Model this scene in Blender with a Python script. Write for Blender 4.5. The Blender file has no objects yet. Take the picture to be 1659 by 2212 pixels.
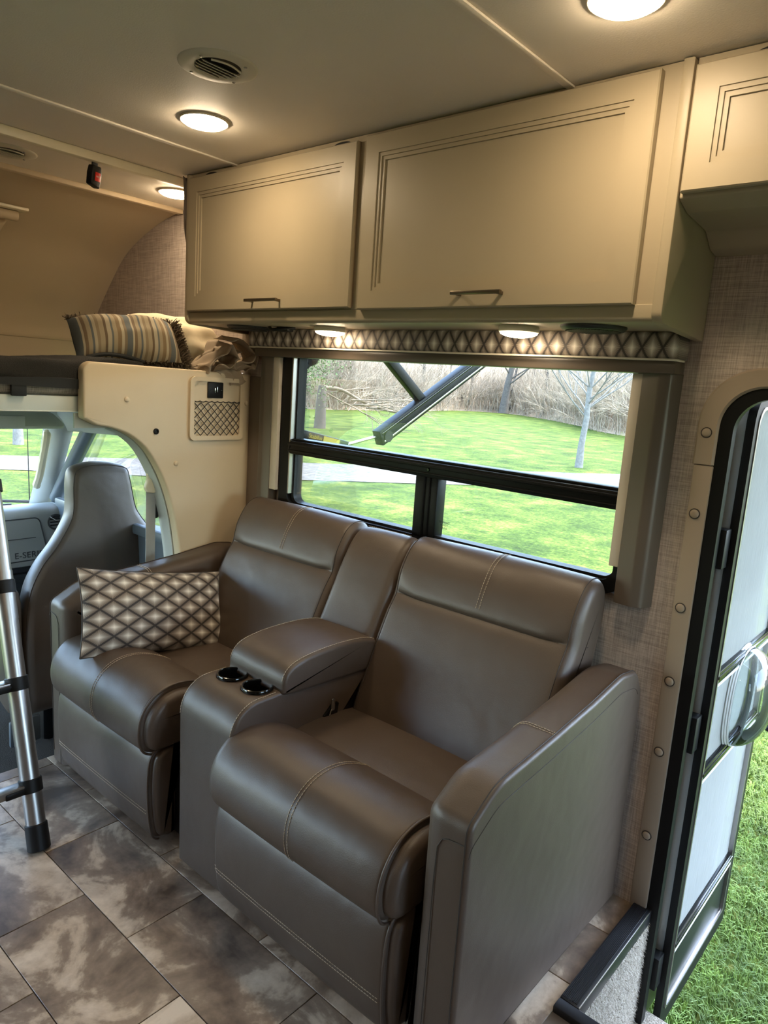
import bpy, bmesh, math, random
import numpy as np
from mathutils import Vector, Matrix

random.seed(7)
rng = np.random.default_rng(7)
sc = bpy.context.scene
COL = sc.collection
PI = math.pi
TAU = 2 * PI


def s(r, g, b):
    """sRGB 0-255 to linear"""
    return tuple(((c / 255) / 12.92 if c / 255 <= 0.04045 else ((c / 255 + 0.055) / 1.055) ** 2.4) for c in (r, g, b))


# ------------------------------------------------------------------ camera
IMG_W, IMG_H, FPX = 1659, 2212, 1534.64
YAW, PITCH, ROLL = 0.705777666, 0.179450687, 0.0693947734
Fv = Vector((-math.sin(YAW) * math.cos(PITCH), math.cos(YAW) * math.cos(PITCH), -math.sin(PITCH)))
Rv = Vector((math.cos(YAW), math.sin(YAW), 0))
Uv = Rv.cross(Fv)
R2 = math.cos(ROLL) * Rv + math.sin(ROLL) * Uv
U2 = -math.sin(ROLL) * Rv + math.cos(ROLL) * Uv
cam_d = bpy.data.cameras.new('camera')
cam_d.sensor_fit = 'AUTO'
cam_d.sensor_width = 36.0
cam_d.lens = FPX / IMG_H * 36.0
cam_d.clip_start = 0.02
cam_d.clip_end = 600
cam = bpy.data.objects.new('camera', cam_d)
COL.objects.link(cam)
CAMZ = 1.37
m3 = Matrix((R2, U2, -Fv)).transposed()
cam.matrix_world = Matrix.Translation((0, 0, CAMZ)) @ m3.to_4x4()
sc.camera = cam

# ------------------------------------------------------------------ world, sun, exposure
world = bpy.data.worlds.new('world')
sc.world = world
world.use_nodes = True
wn = world.node_tree
wn.nodes.clear()
w_out = wn.nodes.new('ShaderNodeOutputWorld')
w_bg = wn.nodes.new('ShaderNodeBackground')
w_sky = wn.nodes.new('ShaderNodeTexSky')
w_sky.sky_type = 'NISHITA'
w_sky.sun_disc = False
w_sky.sun_elevation = math.radians(66)
w_sky.sun_rotation = math.radians(34)
w_sky.ozone_density = 0.7
w_sky.dust_density = 1.5
w_bg.inputs['Strength'].default_value = 2.6
wn.links.new(w_sky.outputs['Color'], w_bg.inputs['Color'])
wn.links.new(w_bg.outputs[0], w_out.inputs[0])

sun_d = bpy.data.lights.new('sun', 'SUN')
sun_d.energy = 7.0
sun_d.color = (1.0, 0.96, 0.88)
sun_d.angle = math.radians(0.53)
sun = bpy.data.objects.new('sun', sun_d)
COL.objects.link(sun)
sun.rotation_euler = Vector((-0.56, -0.83, -2.24)).to_track_quat('-Z', 'Y').to_euler()
sun.location = (5, 10, 15)

LAMP_STRENGTH = 92.0
PUCK_STRENGTH = 40.0
LAMP_COLOR = (1.0, 0.79, 0.53)

vs = sc.view_settings
sc.display_settings.display_device = 'sRGB'
vs.view_transform = 'Standard'
vs.look = 'None'
vs.exposure = 0.43
vs.gamma = 1.0
vs.use_curve_mapping = False


# ------------------------------------------------------------------ materials
class NT:
    def __init__(self, name):
        self.m = bpy.data.materials.new(name)
        self.m.use_nodes = True
        self.t = self.m.node_tree
        self.b = self.t.nodes['Principled BSDF']
        self.o = self.t.nodes['Material Output']

    def n(self, kind, **kw):
        nd = self.t.nodes.new('ShaderNode' + kind)
        for k, v in kw.items():
            if k.startswith('_'):
                setattr(nd, k[1:], v)
            else:
                nd.inputs[k].default_value = v
        return nd

    def l(self, a, b):
        self.t.links.new(a, b)

    def math(self, op, a, b=None, c=None):
        nd = self.t.nodes.new('ShaderNodeMath')
        nd.operation = op
        for i, v in enumerate((a, b, c)):
            if v is None:
                continue
            if isinstance(v, (int, float)):
                nd.inputs[i].default_value = v
            else:
                self.l(v, nd.inputs[i])
        return nd.outputs[0]

    def ramp(self, fac, stops):
        nd = self.t.nodes.new('ShaderNodeValToRGB')
        cr_ = nd.color_ramp
        while len(cr_.elements) < len(stops):
            cr_.elements.new(0.5)
        for e, (p, c) in zip(cr_.elements, stops):
            e.position = p
            e.color = (*c, 1)
        if fac is not None:
            self.l(fac, nd.inputs[0])
        return nd.outputs[0]

    def coord(self, which='Object', scale=(1, 1, 1), rot=(0, 0, 0)):
        tc = self.t.nodes.new('ShaderNodeTexCoord')
        mp = self.t.nodes.new('ShaderNodeMapping')
        mp.inputs['Scale'].default_value = scale
        mp.inputs['Rotation'].default_value = rot
        self.l(tc.outputs[which], mp.inputs['Vector'])
        return mp.outputs[0]

    def noise(self, vec, scale, detail=3.0, rough=0.5, dist=0.0):
        nd = self.n('TexNoise', Scale=scale, Detail=detail, Roughness=rough, Distortion=dist)
        self.l(vec, nd.inputs['Vector'])
        return nd.outputs['Fac']

    def bump(self, h, strength=0.2, dist=0.002, prev=None):
        nd = self.n('Bump', Strength=strength, Distance=dist)
        self.l(h, nd.inputs['Height'])
        if prev is not None:
            self.l(prev, nd.inputs['Normal'])
        self.l(nd.outputs[0], self.b.inputs['Normal'])
        return nd.outputs[0]

    def base(self, sock):
        self.l(sock, self.b.inputs['Base Color'])


def plain(name, col, rough=0.5, metal=0.0, spec=0.5, var=0.06, vscale=6.0, bump=0.0, bscale=300.0, bdist=0.001, coat=0.0):
    k = NT(name)
    k.b.inputs['Roughness'].default_value = rough
    k.b.inputs['Metallic'].default_value = metal
    k.b.inputs['Specular IOR Level'].default_value = spec
    k.b.inputs['Coat Weight'].default_value = coat
    v = k.coord()
    f = k.noise(v, vscale, 4)
    lo = tuple(c * (1 - var) for c in col)
    hi = tuple(min(1, c * (1 + var)) for c in col)
    k.base(k.ramp(f, [(0.3, lo), (0.7, hi)]))
    if bump:
        k.bump(k.noise(v, bscale, 2), bump, bdist)
    return k.m


def leather(name, col):
    k = NT(name)
    v = k.coord()
    f = k.noise(v, 5, 4)
    k.base(k.ramp(f, [(0.3, tuple(c * 0.94 for c in col)), (0.7, tuple(c * 1.06 for c in col))]))
    k.b.inputs['Roughness'].default_value = 0.45
    k.b.inputs['Specular IOR Level'].default_value = 0.58
    vo = k.n('TexVoronoi', Scale=420.0)
    k.l(v, vo.inputs['Vector'])
    b1 = k.bump(vo.outputs['Distance'], 0.12, 0.0012)
    b2 = k.noise(v, 9, 2)
    k.bump(b2, 0.22, 0.02, b1)
    return k.m


def linen(name, c0, c1, axes=('x', 'z'), rough=0.8):
    k = NT(name)
    if axes == ('x', 'z'):
        a = k.noise(k.coord(scale=(14, 14, 420)), 1.0, 4, 0.6)
        b = k.noise(k.coord(scale=(420, 14, 14)), 1.0, 4, 0.6)
    else:
        a = k.noise(k.coord(scale=(14, 14, 420)), 1.0, 4, 0.6)
        b = k.noise(k.coord(scale=(14, 420, 14)), 1.0, 4, 0.6)
    f = k.math('ADD', k.math('MULTIPLY', a, 0.5), k.math('MULTIPLY', b, 0.5))
    k.base(k.ramp(f, [(0.38, c0), (0.62, c1)]))
    k.b.inputs['Roughness'].default_value = rough
    k.bump(f, 0.25, 0.001)
    return k.m


def diamond_mat(name, coord, w, h, swap=False, off=(0.0, 0.0)):
    k = NT(name)
    tc = k.n('TexCoord')
    sp = k.n('SeparateXYZ')
    k.l(tc.outputs[coord], sp.inputs[0])
    u = sp.outputs[0]
    v = sp.outputs[1] if coord == 'UV' else sp.outputs[2]
    u = k.math('ADD', k.math('DIVIDE', u, w), off[0])
    v = k.math('ADD', k.math('DIVIDE', v, h), off[1])
    a = k.math('FRACT', k.math('ADD', k.math('ADD', u, v), 100.0))
    b = k.math('FRACT', k.math('ADD', k.math('SUBTRACT', u, v), 100.0))
    da = k.math('ABSOLUTE', k.math('SUBTRACT', a, 0.5))
    db = k.math('ABSOLUTE', k.math('SUBTRACT', b, 0.5))
    e = k.math('SUBTRACT', 0.5, k.math('MAXIMUM', da, db))
    # radial threads of the weave
    ang = k.math('ARCTAN2', k.math('SUBTRACT', a, 0.5), k.math('SUBTRACT', b, 0.5))
    rays = k.math('ADD', k.math('MULTIPLY', k.math('SINE', k.math('MULTIPLY', ang, 36.0)), 0.5), 0.5)
    fine = k.noise(k.coord('Object'), 900, 2)
    ee = k.math('ADD', e, k.math('MULTIPLY', k.math('SUBTRACT', rays, 0.5), 0.10))
    ee = k.math('ADD', ee, k.math('MULTIPLY', k.math('SUBTRACT', fine, 0.5), 0.06))
    body = k.ramp(ee, [(0.0, s(74, 62, 54)), (0.14, s(122, 110, 98)), (0.28, s(158, 147, 134)), (0.40, s(208, 200, 188)), (0.5, s(240, 236, 226))])
    line = k.ramp(e, [(0.045, (0, 0, 0)), (0.07, (1, 1, 1))])
    mx = k.n('Mix', _data_type='RGBA', _blend_type='MIX')
    k.l(line, mx.inputs['Factor'])
    mx.inputs['A'].default_value = (*s(44, 36, 31), 1)
    k.l(body, mx.inputs['B'])
    k.base(mx.outputs['Result'])
    k.b.inputs['Roughness'].default_value = 0.62
    k.b.inputs['Sheen Weight'].default_value = 0.2
    k.bump(ee, 0.15, 0.001)
    return k.m


def glass_mat(name, tint=(0.93, 0.96, 0.94), refl=0.5):
    k = NT(name)
    k.t.nodes.remove(k.b)
    tr = k.n('BsdfTransparent', Color=(*tint, 1))
    gl = k.n('BsdfGlossy', Roughness=0.0)
    fr = k.n('Fresnel', IOR=1.45)
    mx = k.n('MixShader')
    k.l(k.math('MULTIPLY', fr.outputs[0], refl), mx.inputs[0])
    k.l(tr.outputs[0], mx.inputs[1])
    k.l(gl.outputs[0], mx.inputs[2])
    k.l(mx.outputs[0], k.o.inputs[0])
    return k.m


def screen_mat(name):
    k = NT(name)
    k.t.nodes.remove(k.b)
    tr = k.n('BsdfTransparent')
    df = k.n('BsdfDiffuse', Color=(*s(150, 152, 148), 1))
    mx = k.n('MixShader')
    f = k.noise(k.coord(scale=(1, 240, 12)), 1.0, 3)
    k.l(k.ramp(f, [(0.3, (0.56,) * 3), (0.7, (0.70,) * 3)]), mx.inputs[0])
    k.l(tr.outputs[0], mx.inputs[1])
    k.l(df.outputs[0], mx.inputs[2])
    k.l(mx.outputs[0], k.o.inputs[0])
    return k.m


def emit(name, col, strength):
    k = NT(name)
    k.b.inputs['Base Color'].default_value = (0.9, 0.88, 0.82, 1)
    k.b.inputs['Emission Color'].default_value = (*col, 1)
    k.b.inputs['Emission Strength'].default_value = strength
    return k.m


def tile_mat(name):
    k = NT(name)
    tc = k.n('TexCoord')
    oi = k.n('ObjectInfo')
    geo = k.n('NewGeometry')
    vm = k.n('VectorMath', _operation='SCALE')
    cx = k.n('CombineXYZ')
    for i in range(3):
        k.l(k.math('MULTIPLY', oi.outputs['Random'], (37.0, 91.0, 13.0)[i]), cx.inputs[i])
    ad = k.n('VectorMath', _operation='ADD')
    k.l(tc.outputs['Object'], ad.inputs[0])
    k.l(cx.outputs[0], ad.inputs[1])
    f = k.noise(ad.outputs[0], 4.2, 7, 0.58, 0.7)
    f2 = k.noise(ad.outputs[0], 34, 5, 0.6)
    ff = k.math('ADD', k.math('MULTIPLY', f, 0.86), k.math('MULTIPLY', f2, 0.14))
    ff = k.math('ADD', ff, k.math('MULTIPLY', k.math('SUBTRACT', oi.outputs['Random'], 0.5), 0.07))
    k.base(k.ramp(ff, [(0.37, s(84, 70, 58)), (0.45, s(118, 101, 86)), (0.51, s(140, 122, 104)), (0.55, s(184, 165, 143)), (0.64, s(218, 201, 179))]))
    k.b.inputs['Roughness'].default_value = 0.34
    k.bump(f2, 0.08, 0.001)
    return k.m


def carpet_mat(name, c0, c1):
    k = NT(name)
    v = k.coord()
    f = k.noise(v, 220, 3, 0.7)
    k.base(k.ramp(f, [(0.35, c0), (0.65, c1)]))
    k.b.inputs['Roughness'].default_value = 0.95
    k.bump(f, 0.9, 0.006)
    return k.m


def ground_mat(name, kind):
    k = NT(name)
    v = k.coord()
    if kind == 'lawn':
        f = k.noise(v, 1.1, 6, 0.72)
        f2 = k.noise(v, 17, 8, 0.82)
        ff = k.math('ADD', k.math('MULTIPLY', f, 0.45), k.math('MULTIPLY', f2, 0.55))
        k.base(k.ramp(ff, [(0.38, s(28, 40, 10)), (0.47, s(50, 66, 20)), (0.53, s(70, 84, 28)), (0.60, s(108, 108, 50))]))
        k.bump(f2, 0.6, 0.03)
    elif kind == 'gravel':
        f = k.noise(v, 9, 6, 0.8)
        k.base(k.ramp(f, [(0.34, s(64, 62, 58)), (0.5, s(92, 89, 84)), (0.66, s(116, 113, 107))]))
        k.bump(f, 0.6, 0.03)
    else:
        f = k.noise(v, 0.35, 8, 0.75)
        f2 = k.noise(v, 4, 4, 0.8)
        ff = k.math('ADD', k.math('MULTIPLY', f, 0.5), k.math('MULTIPLY', f2, 0.5))
        k.base(k.ramp(ff, [(0.36, s(92, 79, 62)), (0.48, s(128, 112, 92)), (0.56, s(146, 130, 108)), (0.62, s(106, 114, 66)), (0.7, s(160, 146, 124))]))
    k.b.inputs['Roughness'].default_value = 0.95
    k.b.inputs['Specular IOR Level'].default_value = 0.1
    return k.m


def stripe_mat(name):
    k = NT(name)
    tc = k.n('TexCoord')
    sp = k.n('SeparateXYZ')
    k.l(tc.outputs['UV'], sp.inputs[0])
    u = k.math('FRACT', k.math('MULTIPLY', sp.outputs[0], 2.3))
    nd = k.t.nodes.new('ShaderNodeValToRGB')
    nd.color_ramp.interpolation = 'CONSTANT'
    st = [(0, (88, 92, 92)), (.12, (164, 152, 128)), (.16, (110, 92, 70)), (.22, (146, 132, 106)), (.30, (88, 92, 92)), (.34, (158, 146, 122)),
          (.40, (128, 112, 88)), (.46, (150, 136, 110)), (.55, (100, 84, 64)), (.60, (164, 152, 128)), (.68, (98, 100, 98)), (.72, (150, 136, 110)), (.80, (124, 104, 76)), (.88, (166, 154, 130)), (.94, (120, 104, 82))]
    while len(nd.color_ramp.elements) < len(st):
        nd.color_ramp.elements.new(0.5)
    for e, (p, c) in zip(nd.color_ramp.elements, st):
        e.position = p
        e.color = (*s(*c), 1)
    k.l(u, nd.inputs[0])
    k.base(nd.outputs[0])
    k.b.inputs['Roughness'].default_value = 0.85
    k.bump(k.noise(k.coord(), 500, 2), 0.2, 0.001)
    return k.m


M = {}
M['leather'] = leather('taupe leather', s(77, 64, 54))
M['leather_dark'] = leather('dark cab vinyl', s(80, 70, 62))
M['gap'] = plain('dark gap', s(20, 18, 16), 0.8)
M['thread'] = plain('pale thread', s(176, 160, 138), 0.7)
M['seam'] = plain('dark seam thread', s(52, 44, 38), 0.6)  # one dark brown for seam lines and cap seats
M['cabinet'] = plain('greige cabinet paint', s(168, 154, 128), 0.42, 0, 0.35, 0.03, 3, 0.05, 160, 0.0006)
M['cab_seam'] = plain('cabinet groove', s(96, 84, 64), 0.5)
M['ceiling'] = plain('ceiling vinyl', s(226, 217, 202), 0.62, 0, 0.4, 0.03, 3, 0.35, 240, 0.001)
M['trim_cream'] = plain('cream moulding', s(214, 204, 178), 0.4)
M['cap'] = plain('front cap vinyl', s(186, 168, 140), 0.55, 0, 0.4, 0.03, 3, 0.2, 260, 0.001)
M['panel'] = plain('beige padded vinyl', s(204, 186, 156), 0.5, 0, 0.4, 0.03, 4, 0.12, 300, 0.0008)
M['wallpaper'] = linen('linen wallpaper', s(148, 134, 124), s(198, 183, 171))
M['wall_side'] = linen('linen wallpaper side', s(148, 134, 124), s(198, 183, 171), ('y', 'z'))
M['brown'] = plain('brown vinyl trim', s(110, 96, 82), 0.5)
M['bronze'] = plain('bronze blind rail', s(92, 82, 72), 0.38, 0.0, 0.5)
M['cream'] = plain('cream blind edge', s(206, 196, 180), 0.6)
M['black'] = plain('black frame', s(15, 15, 15), 0.42, 0, 0.22)
M['black_soft'] = plain('black plastic', s(17, 17, 17), 0.5, 0, 0.25)
M['black_gloss'] = plain('black gloss plastic', s(12, 12, 12), 0.12)
M['valance'] = diamond_mat('diamond valance fabric', 'Object', 0.0508, 0.085, off=(0.0, 0.271))
M['cushion'] = diamond_mat('diamond cushion fabric', 'UV', 0.092, 0.058)
M['glass'] = glass_mat('window glass')
M['glass_door'] = glass_mat('dark door glass', (0.45, 0.5, 0.5), 0.6)
M['bubble'] = glass_mat('clear plastic', (0.9, 0.95, 0.95), 1.2)
M['screen'] = screen_mat('insect screen')
M['lamp'] = emit('warm lamp lens', LAMP_COLOR, LAMP_STRENGTH)
M['puck'] = emit('warm puck lens', LAMP_COLOR, PUCK_STRENGTH)
M['lamp_rim'] = plain('lamp rim', s(226, 214, 190), 0.4)
M['vent'] = plain('vent plastic', s(206, 198, 178), 0.6)
M['vent_dark'] = plain('vent dark', s(40, 36, 28), 0.7)
M['tile'] = tile_mat('stone look vinyl tile')
M['grout'] = plain('tile joint', s(96, 84, 72), 0.8)
M['carpet'] = carpet_mat('beige carpet', s(128, 116, 100), s(206, 196, 180))
M['mat_dark'] = carpet_mat('black cab carpet', s(8, 8, 8), s(20, 20, 21))
M['rubber'] = plain('ribbed black nosing', s(26, 27, 30), 0.32)
M['nickel'] = plain('brushed dark nickel', s(120, 108, 90), 0.32, 0.9)
M['steel'] = plain('bright steel', s(190, 190, 190), 0.22, 1.0)
M['alu'] = plain('brushed aluminium', s(170, 166, 162), 0.34, 1.0, 0.5, 0.04, 20)
M['trim_door'] = plain('beige door trim', s(150, 134, 116), 0.5, 0, 0.4, 0.03, 4, 0.15, 300, 0.0006)
M['door_white'] = plain('white door skin', s(214, 218, 216), 0.4)
M['door_grey'] = plain('grey door skin', s(176, 180, 176), 0.5)
M['kick'] = plain('black kick panel', s(20, 26, 20), 0.4, 0, 0.3)
M['dash'] = plain('grey dash plastic', s(150, 152, 150), 0.5, 0, 0.4, 0.03, 4, 0.15, 400, 0.0006)
M['dash_dark'] = plain('dark dash plastic', s(52, 54, 58), 0.5)
M['headliner'] = plain('pale headliner', s(190, 194, 184), 0.7)
M['pillar'] = plain('pale grey pillar plastic', s(184, 188, 184), 0.5)
M['pillar_dark'] = plain('grey door frame plastic', s(86, 96, 104), 0.45)
M['belt'] = plain('grey belt webbing', s(146, 148, 146), 0.6, bump=0.2, bscale=600)
M['stripe'] = stripe_mat('striped ticking')
M['fringe'] = plain('brown fringe', s(92, 78, 62), 0.9, var=0.35, vscale=160)
M['linen_white'] = plain('ivory pillow cotton', s(208, 196, 168), 0.85, bump=0.5, bscale=16, bdist=0.01)
M['cloth'] = plain('taupe cloth', s(156, 138, 116), 0.85, bump=0.2, bscale=400)
M['mattress'] = linen('woven mattress cover', s(88, 80, 70), s(160, 150, 136), ('y', 'z'))
M['mesh'] = plain('black mesh net', s(28, 26, 23), 0.75, 0, 0.4, 0.5, 420, 0.9, 500, 0.003)
M['webbing'] = plain('black webbing', s(17, 18, 18), 0.7)
M['red'] = plain('red button', s(200, 40, 28), 0.4)
M['white_print'] = plain('white print', s(226, 200, 190), 0.6)
M['yellow'] = plain('yellow label', s(206, 186, 60), 0.5)
M['speaker'] = plain('speaker grille', s(38, 40, 38), 0.45)
M['lawn'] = ground_mat('lawn', 'lawn')
M['gravel'] = ground_mat('gravel', 'gravel')
M['hill'] = ground_mat('leaf litter hillside', 'hill')
M['blade'] = plain('grass blade', s(88, 112, 36), 0.6, 0, 0.3, 0.4, 9)
M['bark_pale'] = plain('pale bark', s(100, 96, 90), 0.85, var=0.25, vscale=14)
M['bark'] = plain('grey bark', s(78, 70, 62), 0.9, var=0.25, vscale=8)
M['bark_dead'] = plain('dry branch wood', s(112, 97, 79), 0.9, var=0.2, vscale=8)
M['brush'] = plain('brush twigs', s(148, 132, 112), 0.95, var=0.35, vscale=1.5)
M['leaf'] = plain('spring leaves', s(84, 104, 52), 0.7, var=0.3, vscale=3)
_k = NT('pale awning vinyl')
_k.t.nodes.remove(_k.b)
_d = _k.n('BsdfDiffuse', Color=(*s(214, 214, 210), 1))
_t = _k.n('BsdfTranslucent', Color=(*s(214, 214, 210), 1))
_m = _k.n('MixShader')
_m.inputs[0].default_value = 0.6
_k.l(_d.outputs[0], _m.inputs[1]); _k.l(_t.outputs[0], _m.inputs[2]); _k.l(_m.outputs[0], _k.o.inputs[0])
M['awning_fabric'] = _k.m
M['body'] = plain('vehicle body white', s(200, 200, 198), 0.3)
M['dark_wall'] = plain('brown cabinet wall', s(92, 76, 60), 0.5)
M['board'] = plain('interior board', s(150, 138, 118), 0.7)


# ------------------------------------------------------------------ mesh helpers
class MB:
    def __init__(self):
        self.v = []
        self.f = []
        self.uv = []      # per face list of uv or None

    def add(self, vs_, fs_, uvs=None):
        o = len(self.v)
        self.v += [tuple(p) for p in vs_]
        for i, f in enumerate(fs_):
            self.f.append(tuple(o + j for j in f))
            self.uv.append(uvs[i] if uvs else None)

    def box(self, x0, x1, y0, y1, z0, z1, bev=0.0, seg=2):
        if x1 < x0: x0, x1 = x1, x0
        if y1 < y0: y0, y1 = y1, y0
        if z1 < z0: z0, z1 = z1, z0
        if bev <= 0:
            P = [(x, y, z) for x in (x0, x1) for y in (y0, y1) for z in (z0, z1)]
            self.add(P, [(0, 1, 3, 2), (4, 6, 7, 5), (0, 4, 5, 1), (2, 3, 7, 6), (0, 2, 6, 4), (1, 5, 7, 3)])
        else:
            bm = bmesh.new()
            bmesh.ops.create_cube(bm, size=1)
            for v in bm.verts:
                v.co = Vector(((x0 + x1) / 2 + v.co.x * (x1 - x0), (y0 + y1) / 2 + v.co.y * (y1 - y0), (z0 + z1) / 2 + v.co.z * (z1 - z0)))
            bmesh.ops.bevel(bm, geom=bm.edges[:], offset=min(bev, .49 * min(x1 - x0, y1 - y0, z1 - z0)), segments=seg, profile=0.5, affect='EDGES')
            self.bm(bm)
        return self

    def bm(self, bm):
        bm.verts.index_update()
        self.add([v.co[:] for v in bm.verts], [[v.index for v in f.verts] for f in bm.faces])
        bm.free()

    def xform(self, mat, start=0):
        for i in range(start, len(self.v)):
            self.v[i] = tuple(mat @ Vector(self.v[i]))
        return self

    def loft(self, rings, closed=True, cap=True, uv=False):
        n = len(rings[0])
        vs_ = [p for r in rings for p in r]
        fs_, us = [], []
        for i in range(len(rings) - 1):
            for j in range(n if closed else n - 1):
                k = (j + 1) % n
                fs_.append((i * n + j, i * n + k, (i + 1) * n + k, (i + 1) * n + j))
        if cap and closed:
            fs_.append(tuple(range(n - 1, -1, -1)))
            fs_.append(tuple((len(rings) - 1) * n + j for j in range(n)))
        self.add(vs_, fs_)
        return self

    def tube(self, pts, r, n=8, cap=True):
        pts = [Vector(p) for p in pts]
        rs = r if isinstance(r, (list, tuple)) else [r] * len(pts)
        rings = []
        prev = None
        for i, p in enumerate(pts):
            a = pts[max(i - 1, 0)]
            b = pts[min(i + 1, len(pts) - 1)]
            d = (b - a)
            if d.length < 1e-9:
                d = Vector((0, 0, 1))
            d.normalize()
            if prev is None:
                up = Vector((0, 0, 1)) if abs(d.z) < 0.9 else Vector((1, 0, 0))
                e1 = d.cross(up).normalized()
            else:
                e1 = (prev - d * prev.dot(d))
                e1 = e1.normalized() if e1.length > 1e-6 else d.orthogonal().normalized()
            prev = e1
            e2 = d.cross(e1)
            rings.append([p + rs[i] * (math.cos(TAU * k / n) * e1 + math.sin(TAU * k / n) * e2) for k in range(n)])
        self.loft(rings, True, cap)
        return self

    def lathe(self, prof, c, axis='z', n=40, cap=True):
        """prof: list of (r, h); axis direction of h"""
        rings = []
        for r, h in prof:
            ring = []
            for k in range(n):
                a = TAU * k / n
                p, q = r * math.cos(a), r * math.sin(a)
                if axis == 'z':
                    ring.append((c[0] + p, c[1] + q, c[2] + h))
                elif axis == 'x':
                    ring.append((c[0] + h, c[1] + p, c[2] + q))
                else:
                    ring.append((c[0] + p, c[1] + h, c[2] + q))
            rings.append(ring)
        self.loft(rings, True, cap)
        return self

    def prism(self, poly, axis, a, b, bev=0.0, seg=2):
        """poly: list of 2D points in the plane normal to axis (x:(y,z), y:(x,z), z:(x,y))"""
        def P(p, t):
            return {'x': (t, p[0], p[1]), 'y': (p[0], t, p[1]), 'z': (p[0], p[1], t)}[axis]
        n = len(poly)
        if bev <= 0:
            self.add([P(p, a) for p in poly] + [P(p, b) for p in poly],
                     [tuple(range(n)), tuple(range(2 * n - 1, n - 1, -1))] + [(i, n + i, n + (i + 1) % n, (i + 1) % n) for i in range(n)])
        else:
            rings = []
            for k in range(seg + 1):
                t = k / seg * PI / 2
                rings.append((a + bev * (1 - math.sin(t)) * (1 if b > a else -1), bev * (1 - math.sin(PI / 2 - (PI / 2 - t)))))
            sg = 1 if b > a else -1
            ins = []
            for k in range(seg + 1):
                t = k / seg * PI / 2
                ins.append((a + sg * bev * (1 - math.cos(t)), bev * (1 - math.sin(t))))
            for k in range(seg, -1, -1):
                t = k / seg * PI / 2
                ins.append((b - sg * bev * (1 - math.cos(t)), bev * (1 - math.sin(t))))
            self.loft([[P(p, t) for p in inset(poly, d)] for t, d in ins])
        return self

    def build(self, name, mat, parent=None, angle=40.0, subsurf=0, loc=None):
        off = Vector((0, 0, 0))
        p = parent
        while p is not None:
            off += p.location
            p = p.parent
        org = off if loc is None else Vector(loc)
        me = bpy.data.meshes.new(name)
        me.from_pydata([(a - org.x, b - org.y, c - org.z) for a, b, c in self.v], [], self.f)
        if any(u is not None for u in self.uv):
            lay = me.uv_layers.new(name='UVMap')
            for poly, u in zip(me.polygons, self.uv):
                if u is None:
                    continue
                for li, q in zip(poly.loop_indices, u):
                    lay.data[li].uv = q
        bm = bmesh.new()
        bm.from_mesh(me)
        bmesh.ops.recalc_face_normals(bm, faces=bm.faces[:])
        bm.to_mesh(me)
        bm.free()
        me.polygons.foreach_set('use_smooth', [True] * len(me.polygons))
        me.set_sharp_from_angle(angle=math.radians(angle))
        me.materials.append(M[mat] if isinstance(mat, str) else mat)
        o = bpy.data.objects.new(name, me)
        COL.objects.link(o)
        if loc is not None:
            o.location = Vector(loc) - off
        if parent is not None:
            o.parent = parent
        if subsurf:
            md = o.modifiers.new('Subdivision', 'SUBSURF')
            md.levels = md.render_levels = subsurf
        return o


def inset(poly, d):
    """offset a closed dense polygon inwards by d"""
    if abs(d) < 1e-9:
        return list(poly)
    n = len(poly)
    ar = sum(poly[i][0] * poly[(i + 1) % n][1] - poly[(i + 1) % n][0] * poly[i][1] for i in range(n))
    sg = 1 if ar > 0 else -1
    out = []
    for i in range(n):
        a, p, b = poly[i - 1], poly[i], poly[(i + 1) % n]
        e1 = (p[0] - a[0], p[1] - a[1])
        e2 = (b[0] - p[0], b[1] - p[1])
        l1 = math.hypot(*e1) or 1e-9
        l2 = math.hypot(*e2) or 1e-9
        nx = -(e1[1] / l1 + e2[1] / l2)
        ny = (e1[0] / l1 + e2[0] / l2)
        l = math.hypot(nx, ny) or 1e-9
        c = max(0.5, l / 2)
        out.append((p[0] + sg * nx / l * d / c, p[1] + sg * ny / l * d / c))
    return out


def fillet(pts, rad, seg=6):
    """round the corners of a closed polygon"""
    out = []
    n = len(pts)
    for i in range(n):
        r = rad[i] if isinstance(rad, (list, tuple)) else rad
        p = Vector(pts[i]); a = Vector(pts[i - 1]); b = Vector(pts[(i + 1) % n])
        if r <= 0:
            out.append(tuple(p)); continue
        da = (a - p); db = (b - p)
        la, lb = da.length, db.length
        da.normalize(); db.normalize()
        ang = da.angle(db)
        t = min(r / math.tan(ang / 2), la * 0.49, lb * 0.49)
        r = t * math.tan(ang / 2)
        c = p + (da + db).normalized() * (r / math.sin(ang / 2))
        p0 = p + da * t; p1 = p + db * t
        v0 = p0 - c; v1 = p1 - c
        th = v0.angle(v1) if v0.length > 1e-9 and v1.length > 1e-9 else 0
        cr_ = v0.x * v1.y - v0.y * v1.x
        sg = 1 if cr_ > 0 else -1
        for k in range(seg + 1):
            q = th * k / seg * sg
            out.append((c.x + v0.x * math.cos(q) - v0.y * math.sin(q), c.y + v0.x * math.sin(q) + v0.y * math.cos(q)))
    return out


def cr(pts, n=6, closed=False):
    """Catmull-Rom through 2D/3D points"""
    P = [Vector(p) for p in pts]
    out = []
    m = len(P)
    rngs = range(m) if closed else range(m - 1)
    for i in rngs:
        p0 = P[(i - 1) % m] if closed or i > 0 else P[i] * 2 - P[i + 1]
        p1 = P[i]
        p2 = P[(i + 1) % m]
        p3 = P[(i + 2) % m] if closed or i + 2 < m else P[i + 1] * 2 - P[i]
        for k in range(n):
            t = k / n
            out.append(tuple(0.5 * (2 * p1 + (p2 - p0) * t + (2 * p0 - 5 * p1 + 4 * p2 - p3) * t * t + (3 * p1 - p0 - 3 * p2 + p3) * t ** 3)))
    if not closed:
        out.append(tuple(P[-1]))
    return out


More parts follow.
